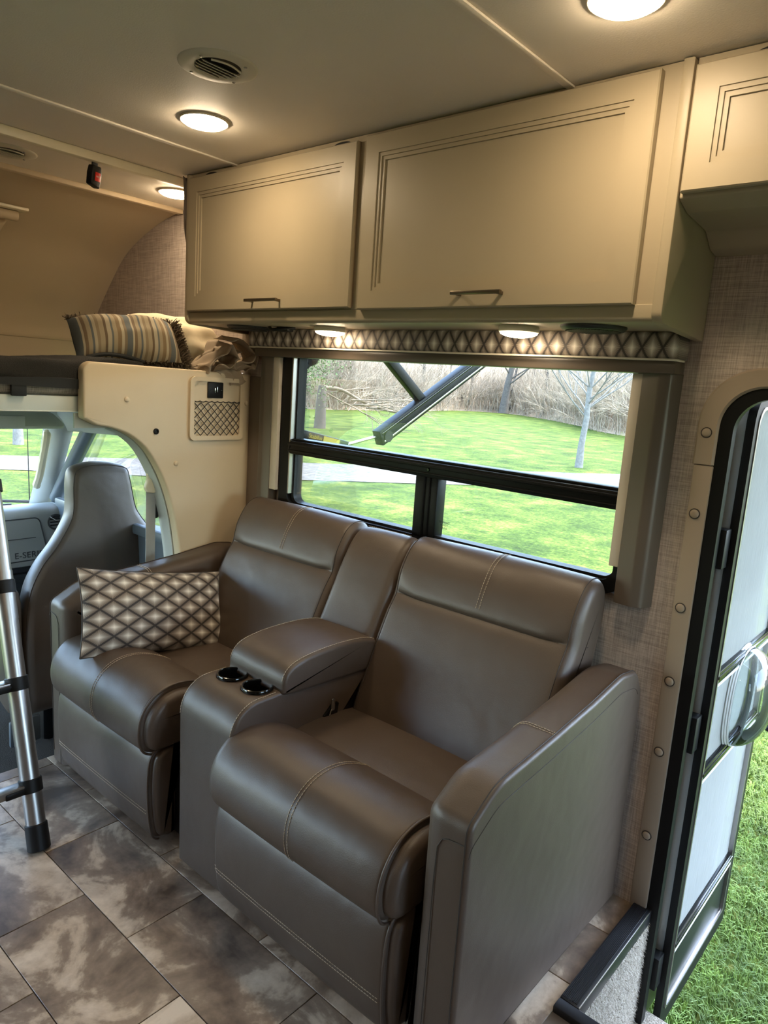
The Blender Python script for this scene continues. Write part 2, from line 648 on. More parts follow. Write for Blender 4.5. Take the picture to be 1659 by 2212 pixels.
def dense(poly, step=0.02):
    out = []
    n = len(poly)
    for i in range(n):
        a, b = Vector(poly[i]), Vector(poly[(i + 1) % n])
        k = max(1, int((b - a).length / step))
        for j in range(k):
            out.append(tuple(a.lerp(b, j / k)))
    return out


class Pad:
    """upholstered piece: a (y,z) profile carried along x with rounded ends and a slight crown"""
    def __init__(self, prof, x0, x1, r0, r1=None, crown=0.0, nx=14, seg=5, prof_end=None, fade=0.05):
        self.prof_end, self.fade = prof_end, fade
        self.prof, self.x0, self.x1, self.r0 = prof, x0, x1, r0
        self.r1 = r0 if r1 is None else r1
        self.crown = crown
        xs = []
        for k in range(seg):
            t = k / seg * PI / 2
            xs.append(x0 + self.r0 * (1 - math.cos(t)))
        for k in range(nx + 1):
            xs.append(x0 + self.r0 + (x1 - x0 - self.r0 - self.r1) * k / nx)
        for k in range(seg - 1, -1, -1):
            t = k / seg * PI / 2
            xs.append(x1 - self.r1 * (1 - math.cos(t)))
        self.xs = xs

    def ins(self, x):
        d = 0
        a = x - self.x0
        if a < self.r0:
            d = self.r0 - math.sqrt(max(0, self.r0 ** 2 - (self.r0 - a) ** 2))
        a = self.x1 - x
        if a < self.r1:
            d = max(d, self.r1 - math.sqrt(max(0, self.r1 ** 2 - (self.r1 - a) ** 2)))
        t = (x - self.x0) / (self.x1 - self.x0)
        return d - self.crown * (max(0, math.sin(PI * t)) ** 0.6)

    def ring(self, x, extra=0.0):
        pr = self.prof
        if self.prof_end is not None:
            a = min(x - self.x0, self.x1 - x) / self.fade
            w = 1 - max(0.0, min(1.0, a - 0.25)) ** 0.7
            pr = [(p[0] * (1 - w) + e[0] * w, p[1] * (1 - w) + e[1] * w) for p, e in zip(self.prof, self.prof_end)]
        return [(x, p[0], p[1]) for p in inset(pr, self.ins(x) - extra)]

    def mb(self):
        m = MB()
        m.loft([self.ring(x) for x in self.xs])
        return m

    def line(self, x, p_from, p_to, extra=0.0012):
        """polyline on the surface at x from the profile vertex nearest p_from to that nearest p_to (increasing index)"""
        def near(q):
            return min(range(len(self.prof)), key=lambda i: (self.prof[i][0] - q[0]) ** 2 + (self.prof[i][1] - q[1]) ** 2)
        i0, i1 = near(p_from), near(p_to)
        r = self.ring(x, extra)
        if i1 < i0:
            i1 += len(r)
        return [r[i % len(r)] for i in range(i0, i1 + 1)]


def resample(pts, step):
    P = [Vector(p) for p in pts]
    out = []
    need = 0.0
    for a, b in zip(P, P[1:]):
        L = (b - a).length
        if L < 1e-9:
            continue
        d = need
        while d <= L:
            out.append((a.lerp(b, d / L), (b - a).normalized()))
            d += step
        need = d - L
    return out


def stitches(lines, parent, name='stitching', mat='thread', dash=0.0055, pitch=0.0078, r=0.0009):
    m = MB()
    for ln in lines:
        for p, d in resample(ln, pitch):
            m.tube([p - d * dash / 2, p + d * dash / 2], r, 5)
    o_ = m.build(name, mat, parent, angle=80)
    o_['kind'] = 'stuff'
    return o_


def seam(lines, parent, name='seam', mat='seam', r=0.0014):
    for ln in lines:
        o_ = MB().tube(ln, r, 6).build(name, mat, parent, angle=80)
    return o_


def tag(o, label=None, cat=None, group=None, kind=None):
    if label: o['label'] = label
    if cat: o['category'] = cat
    if group: o['group'] = group
    if kind: o['kind'] = kind
    return o


def empty(name, loc=(0, 0, 0), label=None, cat=None, group=None, kind=None):
    o = bpy.data.objects.new(name, None)
    COL.objects.link(o)
    o.location = loc
    o.empty_display_size = 0.05
    return tag(o, label, cat, group, kind)


def struct(o):
    o['kind'] = 'structure'
    return o


def copy_tree(o, parent=None):
    c = o.copy()
    COL.objects.link(c)
    if parent is not None:
        c.parent = parent
    for ch in list(o.children):
        copy_tree(ch, c)
    return c


def text_mesh(name, body, size, mat, parent, matrix, extrude=0.0006, spacing=1.0):
    cu = bpy.data.curves.new(name, 'FONT')
    cu.body = body
    cu.size = size
    cu.extrude = extrude
    cu.align_x = 'CENTER'
    cu.align_y = 'CENTER'
    cu.space_character = spacing
    t = bpy.data.objects.new(name, cu)
    COL.objects.link(t)
    dg = bpy.context.evaluated_depsgraph_get()
    me = bpy.data.meshes.new_from_object(t.evaluated_get(dg))
    bpy.data.objects.remove(t)
    bpy.data.curves.remove(cu)
    off = Vector((0, 0, 0))
    p = parent
    while p is not None:
        off += p.location
        p = p.parent
    me.transform(Matrix.Translation(-off) @ matrix)
    me.materials.append(M[mat])
    o = bpy.data.objects.new(name, me)
    COL.objects.link(o)
    o.parent = parent
    return o


def facing(origin, right, up):
    """matrix that puts text (x right, y up) at origin"""
    r, u = Vector(right).normalized(), Vector(up).normalized()
    n = r.cross(u)
    u = n.cross(r)
    m = Matrix((r, u, n)).transposed().to_4x4()
    return Matrix.Translation(origin) @ m


def fast_mesh(name, verts, faces, mat, parent=None, smooth=False):
    """verts (n,3) array, faces (m,k) array"""
    me = bpy.data.meshes.new(name)
    verts = np.asarray(verts, dtype=np.float32)
    faces = np.asarray(faces, dtype=np.int32)
    k = faces.shape[1]
    me.vertices.add(len(verts))
    me.vertices.foreach_set('co', verts.ravel())
    me.loops.add(faces.size)
    me.loops.foreach_set('vertex_index', faces.ravel())
    me.polygons.add(len(faces))
    me.polygons.foreach_set('loop_start', np.arange(0, faces.size, k, dtype=np.int32))
    me.update(calc_edges=True)
    me.materials.append(M[mat])
    if smooth:
        me.polygons.foreach_set('use_smooth', [True] * len(me.polygons))
    o = bpy.data.objects.new(name, me)
    COL.objects.link(o)
    if parent is not None:
        o.parent = parent
    return o


# ================================================================== THE SETTING
WY = 1.83          # inner face of the wall with the window
CEIL = 2.05

# wall with window and entry door ---------------------------------
m = MB()
for (x0, x1, z0, z1) in [(-3.75, -2.085, 1.37, 2.10), (-2.36, -2.085, -0.10, 1.37), (-2.085, -0.695, 1.455, 2.10), (-2.085, -0.695, -0.10, 0.852),
                         (-0.695, -0.522, -0.10, 2.10), (-0.522, 0.21, 1.419, 2.10), (0.21, 2.3, -0.10, 2.10), (-2.36, -0.535, -0.36, -0.10), (0.21, 2.3, -0.36, -0.10)]:
    m.box(x0, x1, WY, WY + 0.07, z0, z1)
struct(m.build('wall_right', 'wallpaper'))
m = MB(); m.box(-2.36, 2.3, -1.17, -1.10, -0.1, 2.1)
m.box(-3.75, -2.36, -1.17, -1.10, 1.2, 2.1)
struct(m.build('wall_left', 'dark_wall'))
m = MB()
for (y0, y1, z0, z1) in [(-1.17, 0.30, -0.36, 2.1), (1.55, 1.90, -0.36, 2.1), (0.30, 1.55, -0.36, 0.72), (0.30, 1.55, 1.62, 2.1)]:
    m.box(2.3, 2.37, y0, y1, z0, z1)
struct(m.build('wall_rear', 'wall_side'))
m = MB()
for (y0, y1, z0, z1) in [(0.27, 0.34, 0.69, 1.65), (1.51, 1.58, 0.69, 1.65), (0.34, 1.51, 0.69, 0.76), (0.34, 1.51, 1.58, 1.65)]:
    m.box(2.285, 2.38, y0, y1, z0, z1, 0.004)
w3 = struct(m.build('added_rear_window', 'bronze'))  # unseen window added in the rear wall to bring daylight to the door area
MB().box(2.335, 2.339, 0.33, 1.52, 0.75, 1.59).build('pane', 'glass', w3)

# front cap of the sleeping loft: a curved shell
cap = [(-2.80, 2.035), (-2.98, 2.0), (-3.16, 1.938), (-3.29, 1.87), (-3.39, 1.782), (-3.48, 1.69), (-3.553, 1.609), (-3.60, 1.53), (-3.615, 1.475), (-3.625, 1.46), (-3.64, 1.38), (-3.65, 1.20)]
capd = cr(cap, 4)
m = MB()
outer = [(x - 0.05, z + 0.03) for x, z in capd]
ring0 = capd + outer[::-1]
m.prism(ring0, 'y', -1.10, 1.829)
struct(m.build('wall_front', 'cap', angle=30))

# ceilings
m = MB()
m.box(-2.40, 2.3, -1.10, 1.83, CEIL, CEIL + 0.06)
m.box(-2.86, -2.40, -1.10, 1.83, 2.036, 2.11)
struct(m.build('ceiling', 'ceiling'))
for i, (x0, x1, z0, z1, mt) in enumerate([(-2.085, -2.065, 2.044, 2.05, 'ceiling'), (-0.87, -0.85, 2.044, 2.05, 'ceiling'), (0.35, 0.37, 2.044, 2.05, 'ceiling'),
                                        (-2.425, -2.395, 2.021, 2.05, 'trim_cream'), (-2.83, -2.795, 2.018, 2.037, 'cap')]):
    m = MB(); m.box(x0, x1, -1.10, 1.825 if x0 < -2.5 else 1.60, z0, z1, 0.004)
    struct(m.build('trim_%d' % (i + 1), mt))

# roof and outer skin above (keeps the daylight out)
m = MB(); m.box(-3.72, 2.37, -1.18, 1.91, 2.14, 2.20, 0.02)
struct(m.build('ceiling_roof', 'body'))

# floor: slab, then the tiles one by one
floor = struct(MB().box(-2.335, 2.3, -1.10, 1.385, -0.06, -0.004).box(-2.335, -0.55, 1.385, 1.83, -0.06, -0.004).box(0.21, 2.3, 1.385, 1.83, -0.06, -0.004).build('floor', 'grout'))
tile_mesh = {}


def add_tile(x0, x1, y0, y1):
    g = 0.0012
    cx_, cy_ = (x0 + x1) / 2, (y0 + y1) / 2
    key = (round(x1 - x0, 4), round(y1 - y0, 4))
    if key in tile_mesh:
        o = bpy.data.objects.new('tile', tile_mesh[key])
        COL.objects.link(o)
        o.location = (cx_, cy_, 0)
        o.parent = floor
    else:
        o = MB().box(x0 + g, x1 - g, y0 + g, y1 - g, -0.0035, 0.0, 0.0008, 1).build('tile', 'tile', floor, loc=(cx_, cy_, 0))
        tile_mesh[key] = o.data


TL, TW = 0.44, 0.22
for j in range(-9, 5):
    y0 = 0.79 + j * TW
    y1 = y0 + TW
    y0, y1 = max(y0, -1.10), min(y1, WY)
    if y1 - y0 < 0.02:
        continue
    xo = -1.84 if j % 2 == 0 else -1.61
    k0 = -3
    for k in range(k0, 12):
        x0, x1 = xo + k * TL, xo + (k + 1) * TL
        x0, x1 = max(x0, -2.335), min(x1, 1.6)
        if x1 - x0 < 0.02:
            continue
        if y1 > 1.386 and x1 > -0.55:      # the step well
            if x0 < -0.55:
                add_tile(x0, -0.55, y0, y1)
            continue
        add_tile(x0, x1, y0, y1)

# black ribbed nosing round the step well, carpeted risers and tread
m = MB()
m.box(-0.552, -0.503, 1.388, 1.865, -0.03, 0.013, 0.004)
for i in range(11):
    x = -0.5485 + i * 0.0035
    m.box(x, x + 0.0018, 1.395, 1.86, 0.012, 0.0146)
m.box(-0.552, 0.2, 1.355, 1.388, -0.03, 0.013, 0.004)
struct(m.build('trim_6', 'rubber'))
m = MB()
m.box(-0.5075, -0.5035, 1.39, 1.865, -0.014, 0.0125, 0.0015)
struct(m.build('trim_7', 'alu'))
m = MB()
m.box(-0.53, -0.507, 1.36, 1.868, -0.36, -0.014)
m.box(-0.53, 0.2, 1.36, 1.885, -0.40, -0.34)
m.box(-0.53, 0.2, 1.345, 1.362, -0.36, -0.03)
m.box(0.195, 0.21, 1.36, 1.868, -0.36, -0.014)
stepc = struct(m.build('floor_step', 'carpet'))
# carpet pile on the riser
nb = 9000
yy = rng.uniform(1.392, 1.866, nb); zz = rng.uniform(-0.34, -0.018, nb)
L = rng.uniform(0.006, 0.012, nb)
base = np.stack([np.full(nb, -0.507), yy, zz], 1)
tip = base + np.stack([L * 0.75, rng.normal(0, 0.003, nb), -L * 0.6 + rng.normal(0, 0.002, nb)], 1)
w = np.stack([np.zeros(nb), np.full(nb, 0.0014), rng.normal(0, 0.0006, nb)], 1)
V = np.stack([base - w, base + w, tip], 1).reshape(-1, 3)
pile = fast_mesh('carpet_pile', V, np.arange(nb * 3).reshape(-1, 3), 'carpet', stepc)
pile['kind'] = 'stuff'
# dark under-body at the step
struct(MB().box(-0.6, 0.3, 1.40, 1.90, -0.62, -0.41).box(-2.36, 2.3, -1.1, 1.88, -0.5, -0.07 - 0.30).build('floor_base', 'black_soft'))

# ------------------------------------------------------------------ window (setting)
win = struct(empty('window_1', (-1.39, WY, 0.85)))


def ring_prism(outer_, inner_, axis, a, b):
    """closed frame between two polygons with the same number of points"""
    def P(p, t):
        return {'x': (t, p[0], p[1]), 'y': (p[0], t, p[1])}[axis]
    n = len(outer_)
    m_ = MB()
    vs_ = [P(p, a) for p in outer_] + [P(p, a) for p in inner_] + [P(p, b) for p in outer_] + [P(p, b) for p in inner_]
    fs_ = []
    for i in range(n):
        j = (i + 1) % n
        fs_ += [(i, j, n + j, n + i), (2 * n + i, 3 * n + i, 3 * n + j, 2 * n + j), (i, 2 * n + i, 2 * n + j, j), (n + i, n + j, 3 * n + j, 3 * n + i)]
    m_.add(vs_, fs_)
    return m_


def rrect(x0, x1, z0, z1, r, seg=8):
    return fillet([(x0, z0), (x1, z0), (x1, z1), (x0, z1)], r, seg)


ring_prism(rrect(-2.083, -0.70, 0.852, 1.50, 0.05), rrect(-2.035, -0.725, 0.888, 1.475, 0.035), 'y', 1.805, 1.875).build('window_frame', 'black', win, 30)
ring_prism(rrect(-2.037, -0.722, 0.884, 1.478, 0.036), rrect(-2.015, -0.728, 0.896, 1.46, 0.03), 'y', 1.822, 1.862).build('glazing_bead', 'black_soft', win, 30)
m = MB()
m.box(-2.03, -0.722, 1.800, 1.862, 1.083, 1.132, 0.003)
m.box(-2.03, -0.722, 1.794, 1.82, 1.114, 1.124, 0.002)
m.box(-2.03, -0.722, 1.794, 1.82, 1.092, 1.098, 0.002)
m.box(-2.03, -0.722, 1.815, 1.862, 1.132, 1.14, 0.002)
m.build('middle_rail', 'black', win)
m = MB()
m.box(-1.412, -1.375, 1.803, 1.85, 0.885, 1.086, 0.003)
m.box(-1.368, -1.33, 1.815, 1.862, 0.885, 1.086, 0.003)
m.box(-1.385, -1.358, 1.81, 1.85, 0.885, 1.086, 0.002)
m.build('mullion', 'black', win)
MB().lathe([(0.0, -0.004), (0.004, -0.004), (0.006, 0)], (-1.36, 1.80, 1.108), 'y', 16).build('rail_screw', 'black_gloss', win)
MB().box(-2.02, -0.724, 1.842, 1.846, 1.135, 1.465).build('pane', 'glass', win)
MB().box(-2.02, -1.40, 1.826, 1.830, 0.892, 1.09).build('pane', 'glass', win)
MB().box(-1.345, -0.724, 1.846, 1.850, 0.892, 1.09).build('pane', 'glass', win)
MB().box(-2.028, -2.022, 1.80, 1.85, 0.93, 1.47).build('glazing_bead', 'alu', win)
# small print in the corner of the sliding pane
text_mesh('etched_print', 'TEMPERED\nSAFETY\nGLASS', 0.009, 'black_soft', win, facing((-1.30, 1.8255, 0.935), (1, 0, 0), (0, 0, 1)), 0.0001)

# ------------------------------------------------------------------ entry door (setting): trim, jamb, opened leaf
trim8 = struct(empty('trim_8', (-0.54, WY, 0)))
dz0 = -0.33
DO = (-0.567, 0.245, dz0, 1.463)      # beige trim outer
DI = (-0.517, 0.195, dz0, 1.417)      # beige trim inner


def arch_path(x0, x1, z0, z1, r, zs, n=10):
    """left side from zs up, over the top and down the right side to zs"""
    pts = [(x0, zs)]
    for k in range(n + 1):
        a = PI - PI / 2 * k / n
        pts.append((x0 + r + r * math.cos(a), z1 - r + r * math.sin(a)))
    for k in range(n + 1):
        a = PI / 2 - PI / 2 * k / n
        pts.append((x1 - r + r * math.cos(a), z1 - r + r * math.sin(a)))
    pts.append((x1, zs))
    return pts


def band(pa, pb, y0, y1, name, mat, parent, bev=0.0):
    m_ = MB()
    rings = []
    for a, b in zip(pa, pb):
        if bev:
            d = Vector((b[0] - a[0], b[1] - a[1])); L_ = d.length; d.normalize()
            a2 = (a[0] + d.x * bev, a[1] + d.y * bev); b2 = (b[0] - d.x * bev, b[1] - d.y * bev)
            rings.append([(a[0], y1, a[1]), (a[0], y0 + bev, a[1]), (a2[0], y0, a2[1]), (b2[0], y0, b2[1]), (b[0], y0 + bev, b[1]), (b[0], y1, b[1])])
        else:
            rings.append([(a[0], y1, a[1]), (a[0], y0, a[1]), (b[0], y0, b[1]), (b[0], y1, b[1])])
    m_.loft(rings)
    return m_.build(name, mat, parent, 30)


ZS = 1.228
pa, pb = arch_path(*DO[:2], 0, DO[3], 0.135, ZS), arch_path(*DI[:2], 0, DI[3], 0.095, ZS)
band(pa, pb, WY - 0.014, WY + 0.002, 'arch_trim', 'trim_door', trim8, 0.005)
MB().box(DO[0] + .004, DI[0], WY - 0.0125, WY + 0.002, 0.0, ZS - 0.0015, 0.004).build('side_trim', 'trim_door', trim8)
MB().box(DI[1], DO[1] - .004, WY - 0.0125, WY + 0.002, 0.0, ZS - 0.0015, 0.004).build('side_trim', 'trim_door', trim8)
# screw caps down the trim
cap0 = None
ring0_ = None
for z in (1.305, 1.105, 0.862, 0.664, 0.467, 0.223):
    rg = MB().lathe([(0.0, -0.0012), (0.0130, -0.0012), (0.0135, 0.0)], (-0.543, WY - 0.0135, z), 'y', 20).build('cap_seat', 'seam', trim8) if ring0_ is None else ring0_.copy()
    if ring0_ is None:
        ring0_ = rg
        zr0 = z
    else:
        COL.objects.link(rg)
        rg.location.z = ring0_.location.z + (z - zr0)
    if cap0 is None:
        cap0 = MB().lathe([(0.0, -0.0048), (0.006, -0.0046), (0.009, -0.0035), (0.0108, -0.0015), (0.011, 0.0)], (-0.543, WY - 0.0135, z), 'y', 20).build('screw_cap', 'trim_door', trim8, loc=(-0.543, WY - 0.0135, z))
        czz = z
    else:
        c = cap0.copy(); COL.objects.link(c); c.location.z = cap0.location.z + (z - czz)
# black jamb
jamb = struct(empty('door_2', (-0.5, 1.88, 0)))
pa, pb = arch_path(-0.523, 0.2, 0, 1.424, 0.10, -0.42), arch_path(-0.486, 0.155, 0, 1.393, 0.08, -0.42)
band(pa, pb, WY - 0.006, WY + 0.022, 'jamb_frame', 'black', jamb)
pa, pb = arch_path(-0.519, 0.196, 0, 1.420, 0.098, -0.42), arch_path(-0.505, 0.182, 0, 1.406, 0.085, -0.42)
band(pa, pb, WY + 0.018, WY + 0.085, 'jamb_frame', 'black', jamb)
pa, pb = arch_path(-0.5055, 0.1825, 0, 1.4065, 0.0855, -0.40), arch_path(-0.5040, 0.181, 0, 1.405, 0.084, -0.40)
band(pa, pb, WY + 0.015, WY + 0.05, 'weather_strip', 'door_white', jamb)
# hinge leaves and their rivets
for z in (1.02, 0.52, -0.20):
    h = MB().box(-0.503, -0.474, 1.862, 1.903, z - 0.05, z + 0.05, 0.002).build('hinge', 'black_soft', jamb)
for (y, z) in ((1.872, 1.27), (1.86, 1.17), (1.868, 1.13), (1.87, 0.43), (1.862, -0.33)):
    MB().lathe([(0.0, 0.003), (0.003, 0.002), (0.005, 0)], (-0.5035, y, z), 'x', 12).build('rivet', 'steel', jamb)
MB().box(-0.504, -0.502, 1.850, 1.872, 1.075, 1.115).build('rating_plate', 'alu', jamb)

# the leaf stands open, square to the wall
leaf = struct(empty('door_1', (-0.49, 1.92, -0.41)))
LY0, LY1, LZ0, LZ1 = 1.905, 2.535, -0.405, 1.402


def yz_rr(y0, y1, z0, z1, r):
    return fillet([(y0, z0), (y1, z0), (y1, z1), (y0, z1)], r, 8)


m = MB(); m.prism(yz_rr(LY0 + 0.015, LY1 - 0.004, LZ0, LZ1, [0.02, 0.02, 0.08, 0.08]), 'x', -0.545, -0.508, 0.004)
m.build('door_slab', 'door_white', leaf)
ring_prism(yz_rr(2.0, 2.47, 0.80, 1.30, 0.06), yz_rr(2.02, 2.45, 0.82, 1.28, 0.05), 'x', -0.512, -0.502).build('door_window_frame', 'door_grey', leaf, 30)
m = MB(); m.prism(yz_rr(2.015, 2.455, 0.815, 1.285, 0.05), 'x', -0.508, -0.506); m.build('door_window_glass', 'glass_door', leaf)
MB().box(-0.516, -0.483, 1.926, 1.942, LZ0 + 0.12, LZ1 - 0.02, 0.003).build('door_seal', 'door_white', leaf)
# screen door frame
ring_prism(yz_rr(LY0, LY1, LZ0, LZ1, [0.02, 0.02, 0.07, 0.07]), yz_rr(LY0 + 0.032, LY1 - 0.045, LZ0 + 0.06, LZ1 - 0.03, [0.01, 0.01, 0.05, 0.05]), 'x', -0.480, -0.460).build('screen_frame', 'black', leaf, 30)
ring_prism(yz_rr(LY0 + 0.028, LY1 - 0.041, LZ0 + 0.056, LZ1 - 0.026, [0.01, 0.01, 0.05, 0.05]), yz_rr(LY0 + 0.036, LY1 - 0.049, LZ0 + 0.064, LZ1 - 0.034, [0.01, 0.01, 0.05, 0.05]), 'x', -0.474, -0.4575).build('screen_bead', 'alu', leaf, 30)
for z in (0.668, 0.388, -0.137):
    m = MB(); m.box(-0.476, -0.458, LY0 + 0.03, LY1 - 0.045, z - 0.02, z + 0.012, 0.003)
    m.box(-0.460, -0.4545, LY0 + 0.03, LY1 - 0.045, z - 0.006, z + 0.004, 0.002)
    m.build('cross_bar', 'black_gloss', leaf)
    MB().box(-0.476, -0.4575, LY0 + 0.032, LY1 - 0.047, z - 0.029, z - 0.0205, 0.002).build('cross_bar', 'door_white', leaf)
MB().box(-0.4725, -0.4715, LY0 + 0.03, LY1 - 0.045, 0.68, LZ1 - 0.03).build('screen', 'screen', leaf)
MB().box(-0.4725, -0.4715, LY0 + 0.03, LY1 - 0.045, 0.40, 0.64).build('screen', 'screen', leaf)
MB().box(-0.4725, -0.4715, LY0 + 0.03, LY1 - 0.045, -0.125, 0.359).build('screen', 'screen', leaf)
MB().box(-0.478, -0.468, LY0 + 0.03, LY1 - 0.045, LZ0 + 0.05, -0.166, 0.002).build('kick_panel', 'kick', leaf)
MB().box(-0.476, -0.462, LY0 + 0.03, LY1 - 0.045, LZ0 + 0.06, LZ0 + 0.068, 0.002).build('kick_bead', 'alu', leaf)
# clear dome over the latch opening
m = MB()
yc, zc, ry, rz, dep = 2.235, 0.528, 0.125, 0.150, 0.095
rings = []
for k in range(11):
    t = k / 10 * PI / 2
    rings.append([(-0.468 + dep * math.sin(t), yc + (ry * math.cos(t) ** 0.8 + 0.0005) * math.copysign(abs(math.cos(a)) ** 0.8, math.cos(a)), zc + (rz * math.cos(t) ** 0.8 + 0.0005) * math.copysign(abs(math.sin(a)) ** 0.8, math.sin(a))) for a in [TAU * i / 40 for i in range(40)]])
m.loft(rings, True, False)
bub = m.build('latch_dome', 'bubble', leaf, 60)
m = MB()
for q, dx in ((1.03, 0.0), (1.01, 0.006), (0.985, 0.012)):
    m.tube([(-0.468 + dx, yc + ry * q * math.copysign(abs(math.cos(a)) ** 0.8, math.cos(a)), zc + rz * q * math.copysign(abs(math.sin(a)) ** 0.8, math.sin(a))) for a in [TAU * i / 40 for i in range(41)]], 0.0035, 6)
m.build('dome_rim', 'door_white', leaf)
m = MB(); m.tube(cr([(-0.50, 2.53, 0.36), (-0.47, 2.555, 0.362), (-0.44, 2.56, 0.352), (-0.425, 2.55, 0.335), (-0.43, 2.54, 0.32)], 5), 0.010, 8)
m.build('door_latch', 'black_soft', leaf)

# ------------------------------------------------------------------ ground outside (setting)
GZ = -0.75


def ground_poly(name, poly, mat, z, sub=1):
    m_ = MB()
    m_.add([(x, y, z) for x, y in poly], [tuple(range(len(poly)))])
    return struct(m_.build(name, mat))


ground_poly('lawn', [(-140, -60), (90, -60), (90, 120), (-140, 120)], 'lawn', GZ)
near = [(-40, -18), (-22, -6), (-15.9, 2.5), (-14.17, 5.54), (-10.82, 9.84), (-7.0, 17.08), (-3.6, 26), (-1, 40)]
far = [(-44, -16), (-24.5, -4.5), (-18.1, 3.2), (-16.2, 6.34), (-13.2, 12.0), (-8.1, 19.8), (-5.6, 27), (-3.2, 40)]
m = MB()
nr, fr_ = cr(near, 6), cr(far, 6)
nr = [(x + 0.12 * math.sin(7 * i), y + .1 * math.cos(5 * i)) for i, (x, y) in enumerate(nr)]
m.loft([[(a[0], a[1], GZ + 0.012), (b[0], b[1], GZ + 0.012)] for a, b in zip(nr, fr_)], closed=False, cap=False)
struct(m.build('gravel_drive', 'gravel'))
# wooded bank: rises behind the edge of the lawn
edge = [(-120, 6), (-70, 14), (-46, 24), (-36.7, 33), (-36.2, 38), (-37, 46.7), (-39.5, 56), (-36.3, 60), (-29.6, 55.2), (-23.5, 48.8), (-17.4, 41.7), (-8, 38), (8, 38), (40, 44), (90, 50)]
edged = cr(edge, 8)
rows = []
ctr = Vector((0, 0))
for k, (d, h) in enumerate([(0, -0.02), (1.5, 0.25), (4, 1.0), (8, 2.6), (14, 4.8), (24, 8.0), (40, 13.0)]):
    row = []
    for i, p in enumerate(edged):
        dv = Vector((p[0], p[1])).normalized()
        wob = 1 + 0.12 * math.sin(i * 1.7 + k)
        row.append((p[0] + dv.x * d, p[1] + dv.y * d, GZ + h * wob))
    rows.append(row)
m = MB(); m.loft(rows, closed=False, cap=False)
struct(m.build('wooded_bank', 'hill', angle=80))

# ================================================================== SOFA
SX0, SX1 = -2.297, -0.603
sofa = tag(empty('reclining_sofa', (-1.45, 1.4, 0)), 'taupe leather two-seat reclining sofa with a central cup-holder console, standing under the window', 'sofa')

# arms: outline seen from the side, carried across the arm's width
arm_prof = dense(fillet([(1.018, 0.012), (1.012, 0.588), (1.10, 0.640), (1.31, 0.658), (1.50, 0.678), (1.66, 0.702), (1.755, 0.69), (1.80, 0.62), (1.805, 0.012)],
                        [0.006, 0.035, 0.12, 0.4, 0.4, 0.12, 0.06, 0.06, 0.01], 6), 0.03)


def make_arm(x0, x1, outer):
    ra, rb = (0.010, 0.045) if outer < 0 else (0.045, 0.010)
    p = Pad(arm_prof, x0, x1, ra, rb, 0.0, 8)
    a = p.mb().build('arm', 'leather', sofa, 50)
    xo = x1 - 0.0095 if outer > 0 else x0 + 0.0095
    # piping along the outer edge of top and front
    top = p.line(xo, (1.805, 0.012), (1.018, 0.012), 0.0006) if False else None
    L_ = p.ring(x1 - 0.010 if outer > 0 else x0 + 0.010, 0.0008)
    path = [q for q in L_ if q[2] > 0.03 and q[1] < 1.79]
    path.sort(key=lambda q: (0, q[2]) if q[1] < 1.02 else (1, q[1]))
    seam([path], a)
    # facing panel line on the front of the arm
    xin = (x0 + 0.042) if outer > 0 else (x1 - 0.042)
    xe = (x1 - 0.011) if outer > 0 else (x0 + 0.011)
    seam([[(xin, 1.0135, 0.02), (xin, 1.0115, 0.45), (xin + 0.002 * outer, 1.0110, 0.52), (xin + 0.012 * outer, 1.0110, 0.54), (xin + 0.025 * outer, 1.0112, 0.546), (xe, 1.012, 0.549)]], a, r=0.0011)
    # cross stitching over the top of the arm, at two thirds of its length
    sl = []
    for yk in (1.325, 1.333):
        ln = []
        n = 16
        for k in range(n + 1):
            x = x0 + 0.004 + (x1 - x0 - 0.008) * k / n
            r_ = p.ring(x, 0.0012)
            up = [q for q in r_ if q[2] > 0.5]
            up.sort(key=lambda q: q[1])
            for q0, q1 in zip(up, up[1:]):
                if q0[1] <= yk <= q1[1]:
                    t = (yk - q0[1]) / (q1[1] - q0[1] + 1e-9)
                    ln.append((x, yk, q0[2] + t * (q1[2] - q0[2])))
                    break
        sl.append(ln)
    stitches(sl, a)
    # second seam under the outer edge, as sewn on the side panel
    side_x = x1 + 0.0004 if outer > 0 else x0 - 0.0004
    ss = [(side_x, q[1], q[2] - 0.045) for q in path if q[1] > 1.02 or q[2] > 0.57]
    ss = [q for q in ss if q[2] > 0.5]
    seam([ss], a, r=0.0008)
    return a


arm_r = make_arm(-0.717, SX1, 1)
arm_l = make_arm(SX0, -2.187, -1)

# base behind the foot rests
MB().box(-2.19, -0.715, 1.09, 1.76, 0.012, 0.36, 0.01).build('base', 'gap', sofa)

roll_prof = cr([(1.245, 0.405), (1.232, 0.432), (1.19, 0.458), (1.13, 0.480), (1.07, 0.484), (1.02, 0.468), (0.985, 0.432), (0.970, 0.385), (0.974, 0.335), (0.995, 0.305), (1.04, 0.296), (1.14, 0.30), (1.235, 0.32)], 5, True)
foot_prof = cr([(1.07, 0.318), (1.03, 0.312), (1.003, 0.285), (0.995, 0.22), (0.997, 0.14), (1.005, 0.07), (1.018, 0.035), (1.045, 0.026), (1.085, 0.03), (1.09, 0.17), (1.088, 0.30)], 5, True)
deck_prof = cr([(1.21, 0.36), (1.215, 0.41), (1.25, 0.422), (1.35, 0.424), (1.45, 0.416), (1.53, 0.40), (1.53, 0.36), (1.4, 0.35)], 5, True)
bA = cr([(1.50, 0.36), (1.458, 0.375), (1.470, 0.435), (1.512, 0.53), (1.558, 0.63), (1.600, 0.712), (1.622, 0.741), (1.636, 0.748)], 5)
